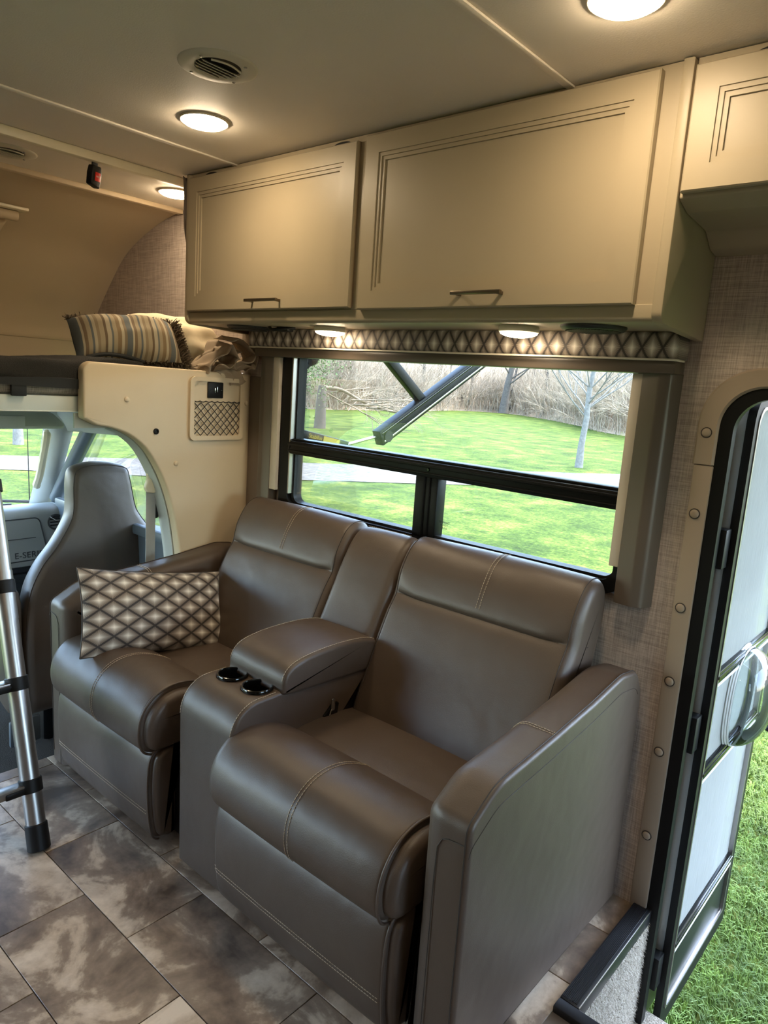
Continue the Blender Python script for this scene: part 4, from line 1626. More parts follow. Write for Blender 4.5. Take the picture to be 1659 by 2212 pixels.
def sheet(path, width, dirv, amp, seed, n=16):
    q = random.Random(seed)
    ph = [q.uniform(0, TAU) for _ in range(4)]
    P = cr(path, 5)
    dv = Vector(dirv).normalized()
    rows_ = []
    for i, p in enumerate(P):
        row = []
        for j in range(n + 1):
            t = j / n - 0.5
            o_ = Vector(p) + dv * (t * width * (1 + 0.15 * math.sin(i * 0.5 + ph[0])))
            o_ += Vector((amp * math.sin(i * 0.55 + j * 0.6 + ph[1]), 0, amp * math.sin(i * 0.8 - j * 0.45 + ph[2])))
            row.append(tuple(o_))
        rows_.append(row)
    m.loft(rows_, closed=False, cap=False)


sheet([(-2.34, 1.605, 1.378), (-2.335, 1.64, 1.41), (-2.34, 1.675, 1.455), (-2.335, 1.72, 1.472), (-2.34, 1.77, 1.45)], 0.09, (1, 0.15, -0.25), 0.010, 1)
sheet([(-2.33, 1.60, 1.378), (-2.31, 1.65, 1.43), (-2.31, 1.69, 1.46), (-2.31, 1.725, 1.42), (-2.31, 1.70, 1.392), (-2.31, 1.735, 1.383), (-2.31, 1.79, 1.40)], 0.12, (1, 0.1, 0.1), 0.009, 2)
sheet([(-2.31, 1.645, 1.376), (-2.30, 1.70, 1.385), (-2.295, 1.76, 1.40), (-2.295, 1.80, 1.425), (-2.30, 1.81, 1.455)], 0.13, (1, -0.2, 0.15), 0.008, 3)
sheet([(-2.33, 1.70, 1.50), (-2.30, 1.75, 1.49), (-2.28, 1.79, 1.45), (-2.275, 1.80, 1.41), (-2.28, 1.775, 1.385)], 0.12, (1, -0.1, -0.1), 0.008, 5)
sheet([(-2.345, 1.62, 1.383), (-2.30, 1.69, 1.380), (-2.290, 1.735, 1.352), (-2.289, 1.755, 1.325)], 0.075, (0.2, 1, 0.25), 0.004, 6)
cl = m.build('bunched_cloth', 'cloth', None, 70, loc=(-2.32, 1.7, 1.37))
md = cl.modifiers.new('Solidify', 'SOLIDIFY'); md.thickness = 0.003
tag(cl, 'crumpled taupe cloth bunched on top of the divider beside the window valance', 'cloth')

# curtain edge at the loft opening
m = MB()
rows = []
for k in range(20):
    z = 2.044 - 0.36 * k / 19
    rows.append([(-2.352 - 0.012 * math.sin(q * 1.5), 1.535 + 0.012 * q + 0.004 * math.sin(k * 0.5 + q) + 0.05 * (k / 19) ** 2, z) for q in range(14)])
m.loft(rows, closed=False, cap=False)
cu = m.build('loft_curtain', 'brown', None, 80, loc=(-2.35, 1.6, 2.04))
md = cu.modifiers.new('Solidify', 'SOLIDIFY'); md.thickness = 0.003
tag(cu, 'grey-brown curtain gathered at the loft opening beside the cabinet', 'curtain')

# buckle hanging from the loft trim
bk = tag(empty('belt_buckle', (-2.43, 1.24, 2.03)), 'black seat belt buckle with a red button hanging from the loft ceiling trim', 'buckle')
BM = place_frame((-2.425, 1.240, 1.979), (-0.45, 1.0, 0.0), (0.10, 0.02, 1.0))


def bkbox(a, name, mat, parent, bev):
    m_ = MB(); m_.box(*a, bev); m_.xform(BM); return m_.build(name, mat, parent)


bkbox((-0.014, 0.012, 0.02, 0.085, -0.003, 0.002), 'strap', 'webbing', bk, 0.001)
body_ = MB(); body_.prism(fillet([(-0.024, -0.028), (0.018, -0.036), (0.024, 0.012), (0.020, 0.034), (-0.018, 0.034), (-0.024, 0.010)], 0.006, 4), 'z', -0.012, 0.012, 0.004, 3)
body_.xform(BM)
bb = body_.build('buckle_body', 'black_soft', bk)
bt = bkbox((-0.010, 0.016, -0.014, 0.014, 0.010, 0.0138), 'press_button', 'red', bb, 0.003)
text_mesh('press_print', 'PRESS', 0.0075, 'white_print', bb, BM @ Matrix.Translation((0.003, 0.0, 0.0140)), 0.0002)

# shade cassette on the front cap
sh = tag(empty('shade_cassette', (-3.1, 0.8, 1.95)), 'cream roller shade cassette on the curved front of the loft, at the left edge', 'shade')
MB().box(-3.17, -3.08, 0.2, 1.305, 1.945, 1.957, 0.004).build('ledge', 'trim_cream', sh)
m = MB(); m.tube([(-3.125, 0.2, 1.925), (-3.125, 1.275, 1.925)], 0.020, 14); m.build('roller', 'cap', sh)
m = MB()
ip = [(x + 0.014, z - 0.006) for x, z in capd if 1.45 < z < 1.93]
m.loft([[(x, y, z) for x, z in ip] for y in (0.2, 1.255)], closed=False, cap=False)
o = m.build('shade_panel', 'cap', sh)
md = o.modifiers.new('Solidify', 'SOLIDIFY'); md.thickness = 0.01

# ================================================================== CAB
# floor, bulkhead
struct(MB().box(-3.75, -2.337, -1.1, 1.70, -0.26, -0.20).box(-2.345, -2.336, -1.1, 1.53, -0.22, -0.006).build('floor_cab', 'mat_dark'))
# roof lining above the windscreen
hp = cr([(-2.350, 1.204), (-2.50, 1.200), (-2.70, 1.206), (-2.95, 1.206), (-3.10, 1.185), (-3.22, 1.135), (-3.26, 1.095)], 5)
hl = hp + [(x - 0.02, z + 0.03) for x, z in hp[::-1]]
m = MB(); m.prism(hl, 'y', -1.1, 1.60)
struct(m.build('ceiling_cab', 'headliner', angle=40))
# side rail of the roof lining above the door
m = MB()
rows = []
for k in range(25):
    t = k / 24
    x = -2.36 - 0.92 * t
    z = 1.10 - 0.05 * t
    y = 1.53 + 0.01 * t
    rows.append([(x, y - 0.10, z + 0.11), (x, y - 0.04, z + 0.05), (x, y, z), (x, y + 0.05, z), (x, y + 0.06, z + 0.12)])
m.loft(rows, closed=True)
struct(m.build('trim_11', 'headliner', angle=60))
struct(MB().box(-2.36, -2.352, 1.13, 1.82, 1.15, 1.20).box(-3.75, -2.36, 1.60, 1.70, 1.12, 1.20).box(-3.75, -3.64, -1.1, 1.7, 1.10, 1.22).build('wall_cab', 'headliner'))
# sun visor
vs_ = tag(MB().build('sun_visor', 'headliner') if False else empty('sun_visor', (-3.12, 1.0, 1.15)), 'grey sun visor folded up above the windscreen, at the left edge', 'visor')
m = MB(); m.prism(fillet([(0.55, -0.055), (1.40, -0.055), (1.44, 0.05), (0.55, 0.05)], [0.01, 0.05, 0.02, 0.01], 5), 'z', -0.008, 0.008, 0.005)
m.xform(Matrix.Translation((-3.10, 0, 1.115)) @ Matrix.Rotation(math.radians(38), 4, 'Y') @ Matrix(((0, 1, 0, 0), (1, 0, 0, 0), (0, 0, 1, 0), (0, 0, 0, 1))))
m.build('visor_panel', 'headliner', vs_)
MB().box(-3.075, -3.05, 1.10, 1.26, 1.085, 1.135, 0.004).build('visor_label', 'pillar', vs_)
# windscreen and its frame
wsb, wst = (-3.80, 0.60), (-3.255, 1.10)
m = MB(); m.add([(wsb[0], -0.9, wsb[1]), (wsb[0], 1.64, wsb[1]), (wst[0], 1.55, wst[1]), (wst[0], -0.9, wst[1])], [(0, 1, 2, 3)])
o = struct(m.build('window_2', 'glass'))
# A pillar
ap = tag(empty('windscreen_pillar', (-3.5, 1.56, 0.6)), 'pale grey pillar between windscreen and passenger door window, with a grab handle', 'pillar')
rows = []
for k in range(9):
    t = k / 8
    c = Vector((-3.24, 1.505, 1.13)).lerp(Vector((-3.74, 1.63, 0.60)), t)
    wd = 0.052 + 0.016 * abs(t - 0.5) * 2
    rows.append([tuple(c + Vector((-0.05, -wd * 0.9, 0.0))), tuple(c + Vector((0.015, -wd * 0.65, 0.01))), tuple(c + Vector((0.05, 0.0, 0.01))), tuple(c + Vector((0.04, wd * 0.7, 0.0))), tuple(c + Vector((-0.06, wd * 0.6, -0.01)))])
m = MB(); m.loft(rows); m.build('pillar_trim', 'pillar', ap, 60)
m = MB()
m.tube(cr([(-3.30, 1.455, 1.045), (-3.275, 1.445, 1.02), (-3.36, 1.465, 0.92), (-3.46, 1.49, 0.82), (-3.52, 1.50, 0.765), (-3.55, 1.52, 0.755)], 5), [0.013] * 3 + [0.018] * 20 + [0.013] * 3, 8)
m.build('grab_handle', 'trim_cream', ap)
# passenger door: belt line, frame, glass
pd = tag(empty('cab_door', (-2.9, 1.64, 0)), 'passenger cab door with a grey inner frame, seen through the arched cut-out', 'door')
m = MB(); m.prism(fillet([(-3.62, -0.18), (-2.42, -0.18), (-2.42, 0.695), (-3.62, 0.66)], 0.02, 4), 'y', 1.60, 1.69, 0.01); m.build('door_panel', 'pillar_dark', pd)
m = MB(); m.tube([(-3.60, 1.632, 0.68), (-3.10, 1.565, 1.085), (-3.0, 1.558, 1.10), (-2.52, 1.555, 1.11), (-2.44, 1.57, 1.08), (-2.42, 1.63, 0.70)], [0.035, 0.035, 0.03, 0.028, 0.03, 0.03], 8); m.build('window_frame', 'pillar_dark', pd, 50)
m = MB(); m.add([(-3.58, 1.645, 0.67), (-2.42, 1.645, 0.69), (-2.44, 1.575, 1.09), (-3.08, 1.575, 1.09)], [(0, 1, 2, 3)]); m.build('door_glass', 'glass', pd)
m = MB(); m.box(-3.50, -2.42, 1.575, 1.61, 0.655, 0.70, 0.01); m.build('arm_ledge', 'pillar_dark', pd)
# B pillar lining behind the arch
bp = tag(empty('door_pillar', (-2.4, 1.5, 0)), 'pale carpeted pillar lining following the arched cut-out, behind the divider panel', 'pillar')
m = MB()
rows = []
for i, p in enumerate(arch[6:]):
    t = min(1, max(0, (1.13 - p[1]) / 0.2))
    rows.append([(-2.347, p[0] + 0.02, p[1] + 0.01), (-2.347, p[0] - 0.002, p[1]), (-2.375, p[0] - 0.004 - 0.004 * t, p[1] - 0.003), (-2.400, p[0] - 0.004 - 0.006 * t, p[1] - 0.004), (-2.41, p[0] + 0.05, p[1])])
m.loft(rows)
m.build('pillar_trim', 'pillar', bp, 60)
# seat belt
sb = tag(empty('seat_belt', (-2.5, 1.6, 0.9)), 'pale grey cab seat belt with its guide loop on the door pillar', 'seat belt')
MB().box(-2.388, -2.384, 1.418, 1.440, 0.60, 0.918, 0.001).box(-2.396, -2.392, 1.436, 1.462, 0.58, 0.905, 0.001).build('webbing', 'belt', sb)
m = MB(); m.tube(cr([(-2.392, 1.432, 0.99), (-2.392, 1.430, 0.965), (-2.390, 1.432, 0.94)], 5), [0.008] * 11, 8)
m.prism(fillet([(1.412, 0.925), (1.420, 0.905), (1.452, 0.900), (1.458, 0.925), (1.445, 0.958), (1.424, 0.958)], 0.008, 4), 'x', -2.398, -2.376, 0.005, 3)
m.build('guide_loop', 'trim_cream', sb)
m = MB(); m.prism(fillet([(1.462, 0.80), (1.478, 0.80), (1.452, 1.00), (1.440, 1.00)], 0.005, 3), 'x', -2.412, -2.398); m.build('slot_cover', 'black_soft', sb)

# cab seat ------------------------------------------------------------
seat = tag(empty('cab_seat', (-2.75, 1.42, 0)), 'dark taupe high-backed passenger cab seat seen from behind, beyond the sofa arm', 'seat')
L_ = [(1.120, -0.02), (1.108, 0.30), (1.112, 0.47), (1.152, 0.575), (1.215, 0.66), (1.262, 0.745), (1.272, 0.80), (1.278, 0.90), (1.295, 0.952), (1.345, 0.972), (1.41, 0.976), (1.475, 0.970),
      (1.525, 0.952), (1.540, 0.90), (1.556, 0.80), (1.578, 0.755), (1.645, 0.675), (1.715, 0.605), (1.740, 0.53), (1.748, 0.30), (1.745, -0.02)]
L_ = [(y + 0.05 * min(1, max(0, (z - 0.30) / 0.5)), z - 0.012) for y, z in L_]
so = cr(L_, 5)
m = MB()
n = len(so)
rings = []
for x, d in ((-2.825, 0.045), (-2.82, 0.022), (-2.81, 0.006), (-2.79, 0.0), (-2.755, 0.0), (-2.735, 0.006), (-2.724, 0.018), (-2.719, 0.032)):
    rings.append([(x - 0.10 * max(0, p[1] - 0.3), p[0], p[1]) for p in inset(so, d)])
m.loft(rings)
cs = m.build('seat_back', 'leather_dark', seat, 60)
sm = inset(so, 0.008)
seam([[(-2.732 - 0.10 * max(0, p[1] - 0.3), p[0], p[1]) for p in sm[5:100]]], cs, r=0.0016)
seam([[(-2.80 - 0.05, 1.265, 0.745), (-2.745 - 0.045, 1.262, 0.742), (-2.733 - 0.044, 1.268, 0.74)]], cs, r=0.0014)
MB().box(-3.25, -2.82, 1.13, 1.73, 0.02, 0.16, 0.04, 4).build('seat_cushion', 'leather_dark', seat)
MB().box(-3.15, -2.80, 1.20, 1.68, -0.20, 0.03, 0.02).build('pedestal', 'black_soft', seat)
m = MB(); m.prism(fillet([(-2.73, -0.02), (-2.73, 0.44), (-2.76, 0.495), (-2.83, 0.48), (-2.86, 0.40), (-2.85, 0.02)], [0.03, 0.04, 0.03, 0.03, 0.05, 0.04], 5), 'y', 1.045, 1.103, 0.018, 4)
m.build('armrest', 'leather_dark', seat, 60)
MB().box(-2.74, -2.72, 1.04, 1.16, -0.14, -0.03, 0.02).build('recliner_cover', 'pillar_dark', seat)

# dashboard -----------------------------------------------------------
da = tag(empty('dashboard', (-3.6, 0.8, 0)), 'grey dashboard with glove box and round air vent under the windscreen', 'dashboard')
dp = cr([(-3.84, 0.585), (-3.72, 0.632), (-3.60, 0.655), (-3.535, 0.652), (-3.505, 0.63), (-3.498, 0.58), (-3.490, 0.45), (-3.485, 0.385), (-3.50, 0.365), (-3.60, 0.36)], 5)
m = MB(); m.prism(dp + [(-3.86, 0.36), (-3.86, 0.56)], 'y', -0.95, 1.615); m.build('dash_top', 'dash', da, 40)
MB().box(-3.80, -3.53, -0.95, 1.60, 0.10, 0.362, 0.02).build('dash_lower', 'dash_dark', da)
MB().box(-3.56, -3.50, -0.5, 1.58, 0.285, 0.33, 0.01).build('shelf', 'dash_dark', da)
m = MB(); m.tube([(-3.70, 0.2, 0.645), (-3.71, 0.9, 0.642), (-3.70, 1.45, 0.640)], 0.007, 6); m.build('defrost_slot', 'dash_dark', da)


def dash_x(z):
    best = min(dp[20:], key=lambda p: abs(p[1] - z))
    return best[0]


def dline(pts, r=0.0028):
    return [(dash_x(z) + 0.0005, y, z) for y, z in pts]


seam([dline(fillet([(0.90, 0.60), (1.500, 0.605), (1.540, 0.40), (0.90, 0.39)], [0.01, 0.03, 0.02, 0.01], 5) + [(0.90, 0.60)])], da, 'glove_box_gap', 'dash_dark', 0.003)
seam([dline([(1.20 + 0.02 * k, 0.508) for k in range(15)])], da, 'glove_box_line', 'dash_dark', 0.0018)
text_mesh('dash_lettering', 'E-SERIES', 0.042, 'dash_dark', da, facing((-3.4875, 1.455, 0.425), (0, 1, 0), (-0.05, 0, 1)), 0.001, 1.05)
m = MB().lathe([(0.040, 0.0), (0.040, 0.010), (0.034, 0.012), (0.030, 0.003), (0.0, 0.003)], (-3.502, 1.580, 0.575), 'x', 32); av = m.build('air_vent', 'dash_dark', da)
m = MB()
for q in (-0.016, 0, 0.016):
    m.box(-3.498, -3.492, 1.553, 1.607, 0.575 + q - 0.003, 0.575 + q + 0.003, 0.001)
m.build('vent_slat', 'black_soft', av)

# things beyond the windscreen ---------------------------------------
m = MB(); m.tube([(-4.25, 1.77, 0.40), (-4.17, 1.73, 1.15)], [0.004, 0.0016], 6); m.lathe([(0.012, 0), (0.012, 0.02), (0, 0.03)], (-4.25, 1.77, 0.38), 'z', 12)
tag(m.build('radio_antenna', 'black_soft', loc=(-4.25, 1.77, 0.4)), 'thin black radio antenna standing in front of the windscreen', 'antenna')
m = MB(); m.tube([(-3.83, 0.95, 0.66), (-3.83, 1.30, 0.655), (-3.83, 1.62, 0.62)], 0.008, 6); m.tube([(-3.85, 1.1, 0.65), (-3.86, 1.25, 0.60), (-3.87, 1.3, 0.57)], 0.006, 6)
tag(m.build('windscreen_wiper', 'black_soft', loc=(-3.83, 1.3, 0.65)), 'black wiper resting at the foot of the windscreen', 'wiper')
m = MB(); m.box(-4.5, -3.86, -0.9, 1.75, 0.10, 0.42, 0.08, 4)
tag(m.build('bonnet', 'body', loc=(-4.2, 0.4, 0.1)), 'white engine bonnet in front of the dashboard', 'bonnet')

# ================================================================== LADDER
lad = tag(empty('bunk_ladder', (-1.87, 0.6, 0)), 'telescopic aluminium bunk ladder leaning at the left edge of the picture', 'ladder')
LB = Vector((-1.862, 0.782, 0.0)); LT = Vector((-2.335, 0.812, 1.42))
ldir = (LT - LB).normalized()


def lad_rail(dy):
    o_ = Vector((0, dy, 0))
    parts = [(0.045, 0.30, 0.0265), (0.30, 0.46, 0.0275), (0.46, 0.66, 0.0265), (0.66, 0.80, 0.0275), (0.80, 1.50, 0.026)]
    m_ = MB()
    for a, b, r in parts:
        m_.tube([LB + o_ + ldir * a, LB + o_ + ldir * b], r, 20)
    m_.build('rail', 'alu', lad, 40)
    m_ = MB(); m_.tube([LB + o_ + ldir * 0.004, LB + o_ + ldir * 0.006, LB + o_ + ldir * 0.075, LB + o_ + ldir * 0.078], [0.029, 0.031, 0.030, 0.027], 20)
    m_.build('rubber_foot', 'black_soft', lad, 40)
    for s_ in (0.185, 0.475, 0.755, 1.05):
        m_ = MB(); m_.tube([LB + o_ + ldir * (s_ - 0.019), LB + o_ + ldir * (s_ - 0.018), LB + o_ + ldir * (s_ + 0.018), LB + o_ + ldir * (s_ + 0.019)], [0.029, 0.031, 0.031, 0.029], 20)
        m_.build('collar', 'black_soft', lad, 40)


lad_rail(0.0)
lad_rail(-0.38)
for s_ in (0.185, 0.475, 0.755, 1.05):
    c = LB + ldir * s_
    m = MB(); m.box(c.x - 0.018, c.x + 0.018, c.y - 0.36, c.y - 0.012, c.z - 0.012, c.z + 0.012, 0.004); m.build('rung', 'alu', lad)
    m = MB(); m.box(c.x - 0.014, c.x + 0.021, c.y - 0.075, c.y - 0.018, c.z - 0.014, c.z + 0.006, 0.004); m.build('rung_catch', 'black_soft', lad)

# ================================================================== AWNING OUTSIDE
aw = tag(empty('awning', (-2.2, 1.95, 1.1)), 'black awning arms with a gas strut crossing the upper window pane', 'awning')
XA = -2.2


def bar(p, q, w, h, name, mat, parent, bev=0.004):
    p, q = Vector(p), Vector(q)
    d = q - p
    L = d.length
    m_ = MB(); m_.box(0, L, -w / 2, w / 2, -h / 2, h / 2, bev)
    x = d.normalized()
    y_ = Vector((1, 0, 0)) if abs(x.x) < 0.9 else Vector((0, 1, 0))
    z_ = x.cross(y_).normalized()
    y_ = z_.cross(x)
    m_.xform(Matrix.Translation(p) @ Matrix((x, y_, z_)).transposed().to_4x4())
    return m_.build(name, mat, parent)


main_a = bar((XA, 2.50, 1.113), (XA, 4.92, 2.36), 0.05, 0.075, 'main_arm', 'black', aw)
bar((XA + 0.026, 2.50, 1.135), (XA + 0.026, 4.92, 2.382), 0.006, 0.012, 'arm_groove', 'black_gloss', main_a)
bar((XA + 0.026, 2.52, 1.100), (XA + 0.026, 4.92, 2.34), 0.006, 0.010, 'arm_groove', 'alu', main_a, 0.002)
bar((XA, 1.915, 1.90), (XA, 2.84, 1.275), 0.035, 0.048, 'brace_arm', 'black', aw)
bar((XA, 1.93, 1.155), (XA, 2.29, 1.085), 0.03, 0.036, 'strut_body', 'black', aw)
st = bar((XA, 2.285, 1.086), (XA, 2.53, 1.128), 0.014, 0.014, 'strut_rod', 'steel', aw)
m = MB(); m.lathe([(0.0, -0.03), (0.028, -0.03), (0.028, 0.03), (0.0, 0.03)], (XA, 2.545, 1.125), 'x', 20); m.build('pivot', 'black_soft', aw)
lb = MB(); lb.box(XA + 0.0155, XA + 0.0165, 2.13, 2.23, 1.090, 1.120); lbo = lb.xform(Matrix.Translation((0, 2.18, 1.105)) @ Matrix.Rotation(-0.19, 4, 'X') @ Matrix.Translation((0, -2.18, -1.105))).build('strut_label', 'yellow', aw)
text_mesh('strut_print', 'Stabilus', 0.026, 'yellow', aw, facing((XA + 0.0165, 2.085, 1.125), (0, 1, -0.19), (0, 0.19, 1)), 0.0004)
bar((XA, 1.905, 1.80), (XA, 1.93, 1.0), 0.05, 0.03, 'wall_bracket', 'black', aw)
m = MB(); m.add([(-2.75, 1.92, 2.42), (2.5, 1.92, 2.42), (2.5, 5.0, 2.40), (-2.75, 5.0, 2.40)], [(0, 1, 2, 3)])
o = m.build('canopy', 'awning_fabric', aw)
md = o.modifiers.new('Solidify', 'SOLIDIFY'); md.thickness = 0.004
m = MB(); m.tube([(-2.75, 5.0, 2.38), (2.5, 5.0, 2.38)], 0.04, 14); m.build('roller_tube', 'black', aw)
m = MB()
pts = [(-2.22 + 0.006 * math.sin(k * 1.3), 2.23 - 0.30 * k / 30, 1.62 - 0.34 * k / 30 + 0.006 * math.cos(k * 1.3)) for k in range(31)]
m.tube(pts, [0.009 + 0.004 * (k % 3 == 0) + (0.012 if k in (15, 16) else 0) for k in range(31)], 7)
tag(m.build('hanging_rope', 'webbing', loc=(-2.22, 2.1, 1.4)), 'knotted black cord hanging outside the top left corner of the window', 'cord')

# ================================================================== TREES, BRUSH, GRASS


def branch(m_, p, d, L, r, depth, q, spread=0.6, up=0.25, kids=(2, 4), n=5, taper=0.55):
    pts = [p]
    dd = d.copy()
    seg = 4
    for k in range(seg):
        dd = (dd + Vector((q.gauss(0, .10), q.gauss(0, .10), q.gauss(0, .08) + up * 0.08))).normalized()
        pts.append(pts[-1] + dd * (L / seg))
    m_.tube(pts, [r * (1 - (1 - taper) * k / seg) for k in range(seg + 1)], n if depth > 1 else 4, False)
    if depth <= 0:
        return
    for k in range(q.randint(*kids)):
        t = q.uniform(0.35, 1.0)
        i = min(seg - 1, int(t * seg))
        b = pts[i].lerp(pts[i + 1], t * seg - i)
        ax = Vector((q.gauss(0, 1), q.gauss(0, 1), q.gauss(0, .4))).normalized()
        nd = (dd + ax * spread + Vector((0, 0, up))).normalized()
        branch(m_, b, nd, L * q.uniform(0.45, 0.72), r * 0.50, depth - 1, q, spread, up, kids, n, 0.4)


def tree(name, loc, h, r, depth, seed, mat, label, group=None, spread=0.6, lean=(0, 0), kids=(3, 5), trunk_frac=0.55, cat='tree', nbr=11):
    q = random.Random(seed)
    t = tag(empty(name, loc), label, cat, group)
    p0 = Vector(loc) + Vector((0, 0, -0.1))
    d = Vector((lean[0], lean[1], 1)).normalized()
    tm = MB()
    pts = [p0]
    for k in range(8):
        dd = (d + Vector((q.gauss(0, .05), q.gauss(0, .05), 0))).normalized()
        pts.append(pts[-1] + dd * (h / 8))
    tm.tube(pts, [r * (1.25 if k == 0 else 1) * (1 - 0.9 * k / 8) + 0.008 for k in range(9)], 8)
    tm.build('trunk', mat, t, 60)
    bm_ = MB()
    for k in range(nbr):
        f = q.uniform(trunk_frac * 0.6, 0.98)
        i = min(7, int(f * 8))
        b = pts[i].lerp(pts[i + 1], f * 8 - i)
        a = q.uniform(0, TAU)
        nd = Vector((math.cos(a), math.sin(a), 0.55 + 0.5 * f)).normalized()
        branch(bm_, b, nd, h * 0.42 * (1.15 - f) + 0.25, r * 0.22 * (1.2 - f) + 0.005, depth, q, spread, 0.25, kids)
    bm_.build('branches', mat, t, 80)
    return t


tree('young_tree', (-9.54, 20.13, GZ), 6.2, 0.105, 2, 11, 'bark_pale', 'slender pale young tree standing alone on the lawn beside the drive', None, 0.55, (0.05, 0.0), (4, 6), 0.42, 'tree', 30)
# tall bare trees standing in the brush
q = random.Random(21)


def edge_pt(t, d=0.0):
    f = t * (len(edged) - 1)
    i = min(len(edged) - 2, int(f))
    p = Vector(edged[i]).lerp(Vector(edged[i + 1]), f - i)
    n_ = p.normalized()
    return p + n_ * d


protos = []
for k in range(26):
    t = q.uniform(0.14, 0.86)
    d = q.uniform(0.5, 9)
    p = edge_pt(t, d)
    z = GZ + (0.25 if d < 3 else 0.28 * d - 0.2)
    if k < 5:
        o = tree('bare_tree', (p.x, p.y, z - 0.2), q.uniform(8, 11), q.uniform(0.12, 0.2), 2, 100 + k, 'bark', 'bare grey tree standing in the brush along the far edge of the lawn', 'bare trees in the far wood', 0.6, (q.gauss(0, .06), q.gauss(0, .06)), (2, 4), 0.4)
        protos.append(o)
    else:
        o = copy_tree(protos[k % 5])
        o.location = (p.x, p.y, z - 0.2)
        o.rotation_euler = (0, 0, q.uniform(0, TAU))
        sc_ = q.uniform(0.75, 1.2)
        o.scale = (sc_, sc_, sc_)
tree('forked_tree', (-33.5, 54.5, GZ + 0.3), 10, 0.36, 2, 63, 'bark', 'thick dark forked tree at the edge of the wood', None, 0.7, (0.06, 0.03), (2, 3), 0.15)
tree('field_tree', (-18.35, 7.40, GZ), 7, 0.11, 1, 70, 'bark_pale', 'tree trunk seen through the windscreen on the far lawn', None, 0.5)
# broken trunk with fallen crown
bt_ = tag(empty('broken_tree', (-22.3, 21.5, GZ)), 'broken upright trunk with its dry fallen crown spread on the lawn', 'tree')
m = MB(); m.tube([(-22.3, 21.5, GZ - 0.1), (-22.32, 21.52, 0.2), (-22.28, 21.5, 0.75), (-22.3, 21.55, 1.05)], [0.27, 0.22, 0.20, 0.17], 10); m.build('trunk', 'bark', bt_, 60)
m = MB()
q = random.Random(5)
for k in range(9):
    st_ = Vector((-22.3, 21.5, 0.95 - 0.06 * k)).lerp(Vector((-21.2, 24.4, 0.1)), q.uniform(0.0, 0.8))
    branch(m, st_, Vector((q.uniform(0.1, 0.5), q.uniform(0.6, 1.1), q.uniform(-0.45, 0.18))).normalized(), q.uniform(1.8, 3.4), 0.036, 3, q, 0.85, -0.05, (3, 5))
m.tube(cr([(-22.3, 21.5, 1.0), (-22.0, 22.4, 0.95), (-21.7, 23.6, 0.45), (-21.4, 24.9, 0.12), (-21.2, 26.0, 0.0)], 4), [0.085 - 0.004 * k for k in range(17)], 7)
m.build('fallen_branches', 'bark_dead', bt_, 80)
# leafy pale tree nearer the window's left corner
lt = tree('leafing_tree', (-19.5, 17.2, GZ), 6.5, 0.10, 2, 77, 'bark_pale', 'young tree with pale spring leaves at the left side of the window view', None, 0.6, (0.02, 0.1), (3, 4), 0.3)
V, Fc = [], []
q = random.Random(8)
for k in range(9000):
    a, e_ = q.uniform(0, TAU), q.gauss(0, 0.9)
    c = Vector((-0.2 + abs(q.gauss(0, 0.9)) * math.cos(a), 0.5 + abs(q.gauss(0, 1.1)) * math.sin(a), 3.3 + e_))
    w = Vector((q.gauss(0, 1), q.gauss(0, 1), q.gauss(0, 1))).normalized() * q.uniform(0.02, 0.045)
    v_ = w.cross(Vector((q.gauss(0, 1), q.gauss(0, 1), q.gauss(0, 1)))).normalized() * 0.03
    V += [tuple(c - w), tuple(c + v_), tuple(c + w), tuple(c - v_)]
    Fc.append((len(V) - 4, len(V) - 3, len(V) - 2, len(V) - 1))
lf = fast_mesh('foliage', V, Fc, 'leaf', lt)
lf['kind'] = 'stuff'

# brush: thousands of thin stems and low tangle along the wood edge (uncountable)
q = np.random.default_rng(3)
NS = 5000
ts = q.uniform(0.12, 0.90, NS)
ds = np.abs(q.normal(0, 5.5, NS)) + 0.0
E_ = np.array([(p[0], p[1]) for p in edged])
fi = ts * (len(E_) - 1)
ii = np.minimum(fi.astype(int), len(E_) - 2)
P = E_[ii] + (E_[ii + 1] - E_[ii]) * (fi - ii)[:, None]
N_ = P / np.linalg.norm(P, axis=1, keepdims=True)
B = P + N_ * ds[:, None] + q.normal(0, 0.4, (NS, 2))
zb = GZ + np.where(ds < 1.5, 0.16 * ds, 0.3 * ds - 0.2) - 0.1
low = q.random(NS) < 0.45
ht = np.where(low, q.uniform(0.3, 1.3, NS), q.uniform(1.5, 5.5, NS))
lean = np.where(low[:, None], q.normal(0, 1.1, (NS, 2)), q.normal(0, 0.42, (NS, 2)) * ht[:, None] * 0.6)
rad = np.where(low, 0.010, 0.015) * q.uniform(0.6, 1.8, NS)
V = []
for a in range(3):
    ca, sa = math.cos(TAU * a / 3), math.sin(TAU * a / 3)
    V.append(np.stack([B[:, 0] + rad * ca, B[:, 1] + rad * sa, zb], 1))
mid = []
for a in range(3):
    ca, sa = math.cos(TAU * a / 3), math.sin(TAU * a / 3)
    mid.append(np.stack([B[:, 0] + lean[:, 0] * 0.35 + rad * .7 * ca, B[:, 1] + lean[:, 1] * 0.35 + rad * .7 * sa, zb + ht * 0.55], 1))
tipv = np.stack([B[:, 0] + lean[:, 0], B[:, 1] + lean[:, 1], zb + ht], 1)
VV = np.stack(V + mid + [tipv], 1).reshape(-1, 3)
fb = np.array([(0, 1, 4), (0, 4, 3), (1, 2, 5), (1, 5, 4), (2, 0, 3), (2, 3, 5), (3, 4, 6), (4, 5, 6), (5, 3, 6)])
FF = (np.arange(NS)[:, None, None] * 7 + fb[None]).reshape(-1, 3)
protoV, protoF = [], []
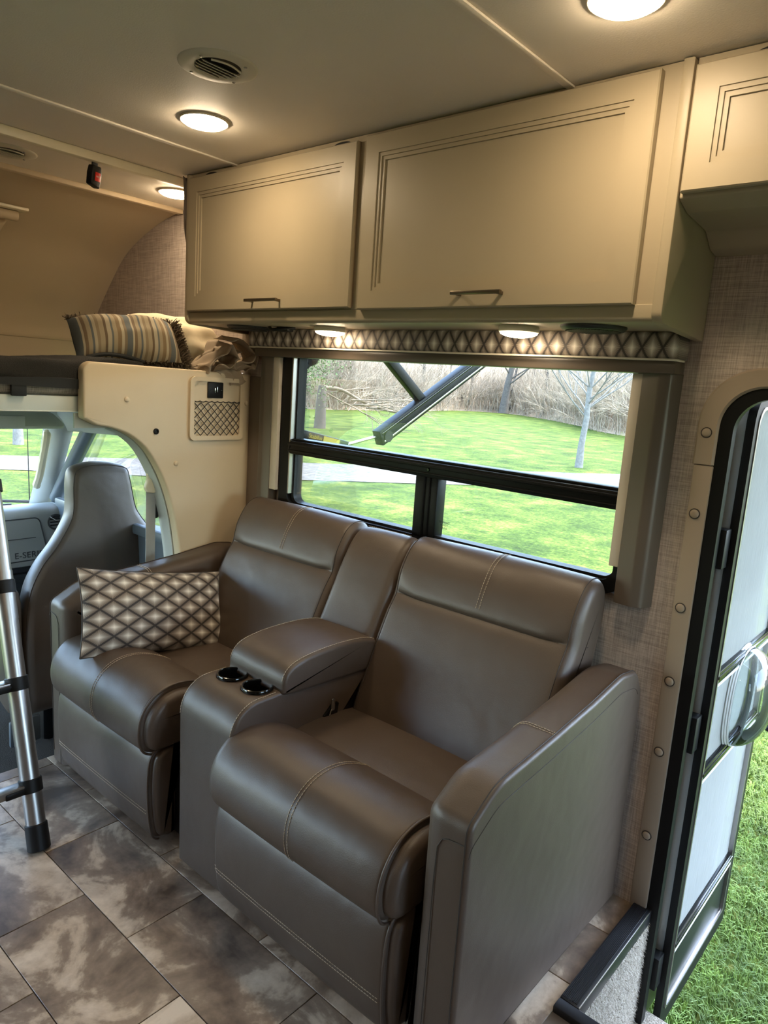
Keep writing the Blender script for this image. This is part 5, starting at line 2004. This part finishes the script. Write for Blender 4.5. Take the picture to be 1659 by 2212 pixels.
for sd in range(4):
    qq = random.Random(300 + sd)
    bmh = MB()
    for st_ in range(5):
        branch(bmh, Vector((qq.gauss(0, .25), qq.gauss(0, .25), -0.1)), Vector((qq.gauss(0, .35), qq.gauss(0, .35), 1)).normalized(), qq.uniform(1.6, 2.6), 0.028, 2, qq, 0.95, 0.12, (4, 6), 3)
    pv = np.array(bmh.v)
    pf = np.array([tr for f in bmh.f for tr in ([f] if len(f) == 3 else [(f[0], f[1], f[2]), (f[0], f[2], f[3])])])
    protoV.append(pv); protoF.append(pf)
Vs, Fs, off_ = [VV], [FF], len(VV)
NBUSH = 330
for k in range(NBUSH):
    i_ = q.integers(0, 4)
    f_ = q.uniform(0.16, 0.88) * (len(E_) - 1)
    j_ = min(int(f_), len(E_) - 2)
    pp = E_[j_] + (E_[j_ + 1] - E_[j_]) * (f_ - j_)
    dd_ = abs(q.normal(0, 4.0))
    pp = pp + pp / np.linalg.norm(pp) * dd_
    a_ = q.uniform(0, TAU); s_ = q.uniform(0.7, 1.35)
    ca, sa = math.cos(a_) * s_, math.sin(a_) * s_
    pv = protoV[i_]
    Vs.append(np.stack([pv[:, 0] * ca - pv[:, 1] * sa + pp[0], pv[:, 0] * sa + pv[:, 1] * ca + pp[1], pv[:, 2] * s_ + GZ + max(0.0, 0.28 * dd_ - 0.2)], 1))
    Fs.append(protoF[i_] + off_)
    off_ += len(pv)
br = fast_mesh('brush', np.concatenate(Vs), np.concatenate(Fs), 'brush')
print('brush tris', sum(len(f) for f in Fs))
tag(br, 'tangle of bare brown brush along the far edge of the lawn', 'brush', kind='stuff')

# grass blades: near the entry door, thinning into the lawn
nb = 95000
gx = q.uniform(-1.3, 1.1, nb); gy = 1.95 + np.abs(q.normal(0, 2.3, nb))
clump = np.sin(gx * 5.3 + 1.1 * np.sin(gy * 3.1)) * np.cos(gy * 4.7 + gx) * 0.5 + 0.5
L = q.uniform(0.022, 0.06, nb) * (0.7 + 0.7 * clump)
az = q.uniform(0, TAU, nb) * 0.6 + clump * 2.0
bend = q.uniform(0.3, 1.1, nb)
wd = q.uniform(0.0012, 0.0026, nb)
dx, dy = np.cos(az), np.sin(az)
base = np.stack([gx, gy, np.full(nb, GZ - 0.003)], 1)
side = np.stack([-dy * wd, dx * wd, np.zeros(nb)], 1)
md_ = base + np.stack([dx * L * bend * .3, dy * L * bend * .3, L * 0.6], 1)
tp = base + np.stack([dx * L * bend, dy * L * bend, L * (1.05 - 0.45 * bend)], 1)
VV = np.stack([base - side, base + side, md_ + side * .8, md_ - side * .8, tp], 1).reshape(-1, 3)
fb = np.array([(0, 1, 2), (0, 2, 3), (3, 2, 4)])
FF = (np.arange(nb)[:, None, None] * 5 + fb[None]).reshape(-1, 3)
gr = fast_mesh('grass', VV, FF, 'blade')
tag(gr, 'green grass blades outside the open entry door', 'grass', kind='stuff')
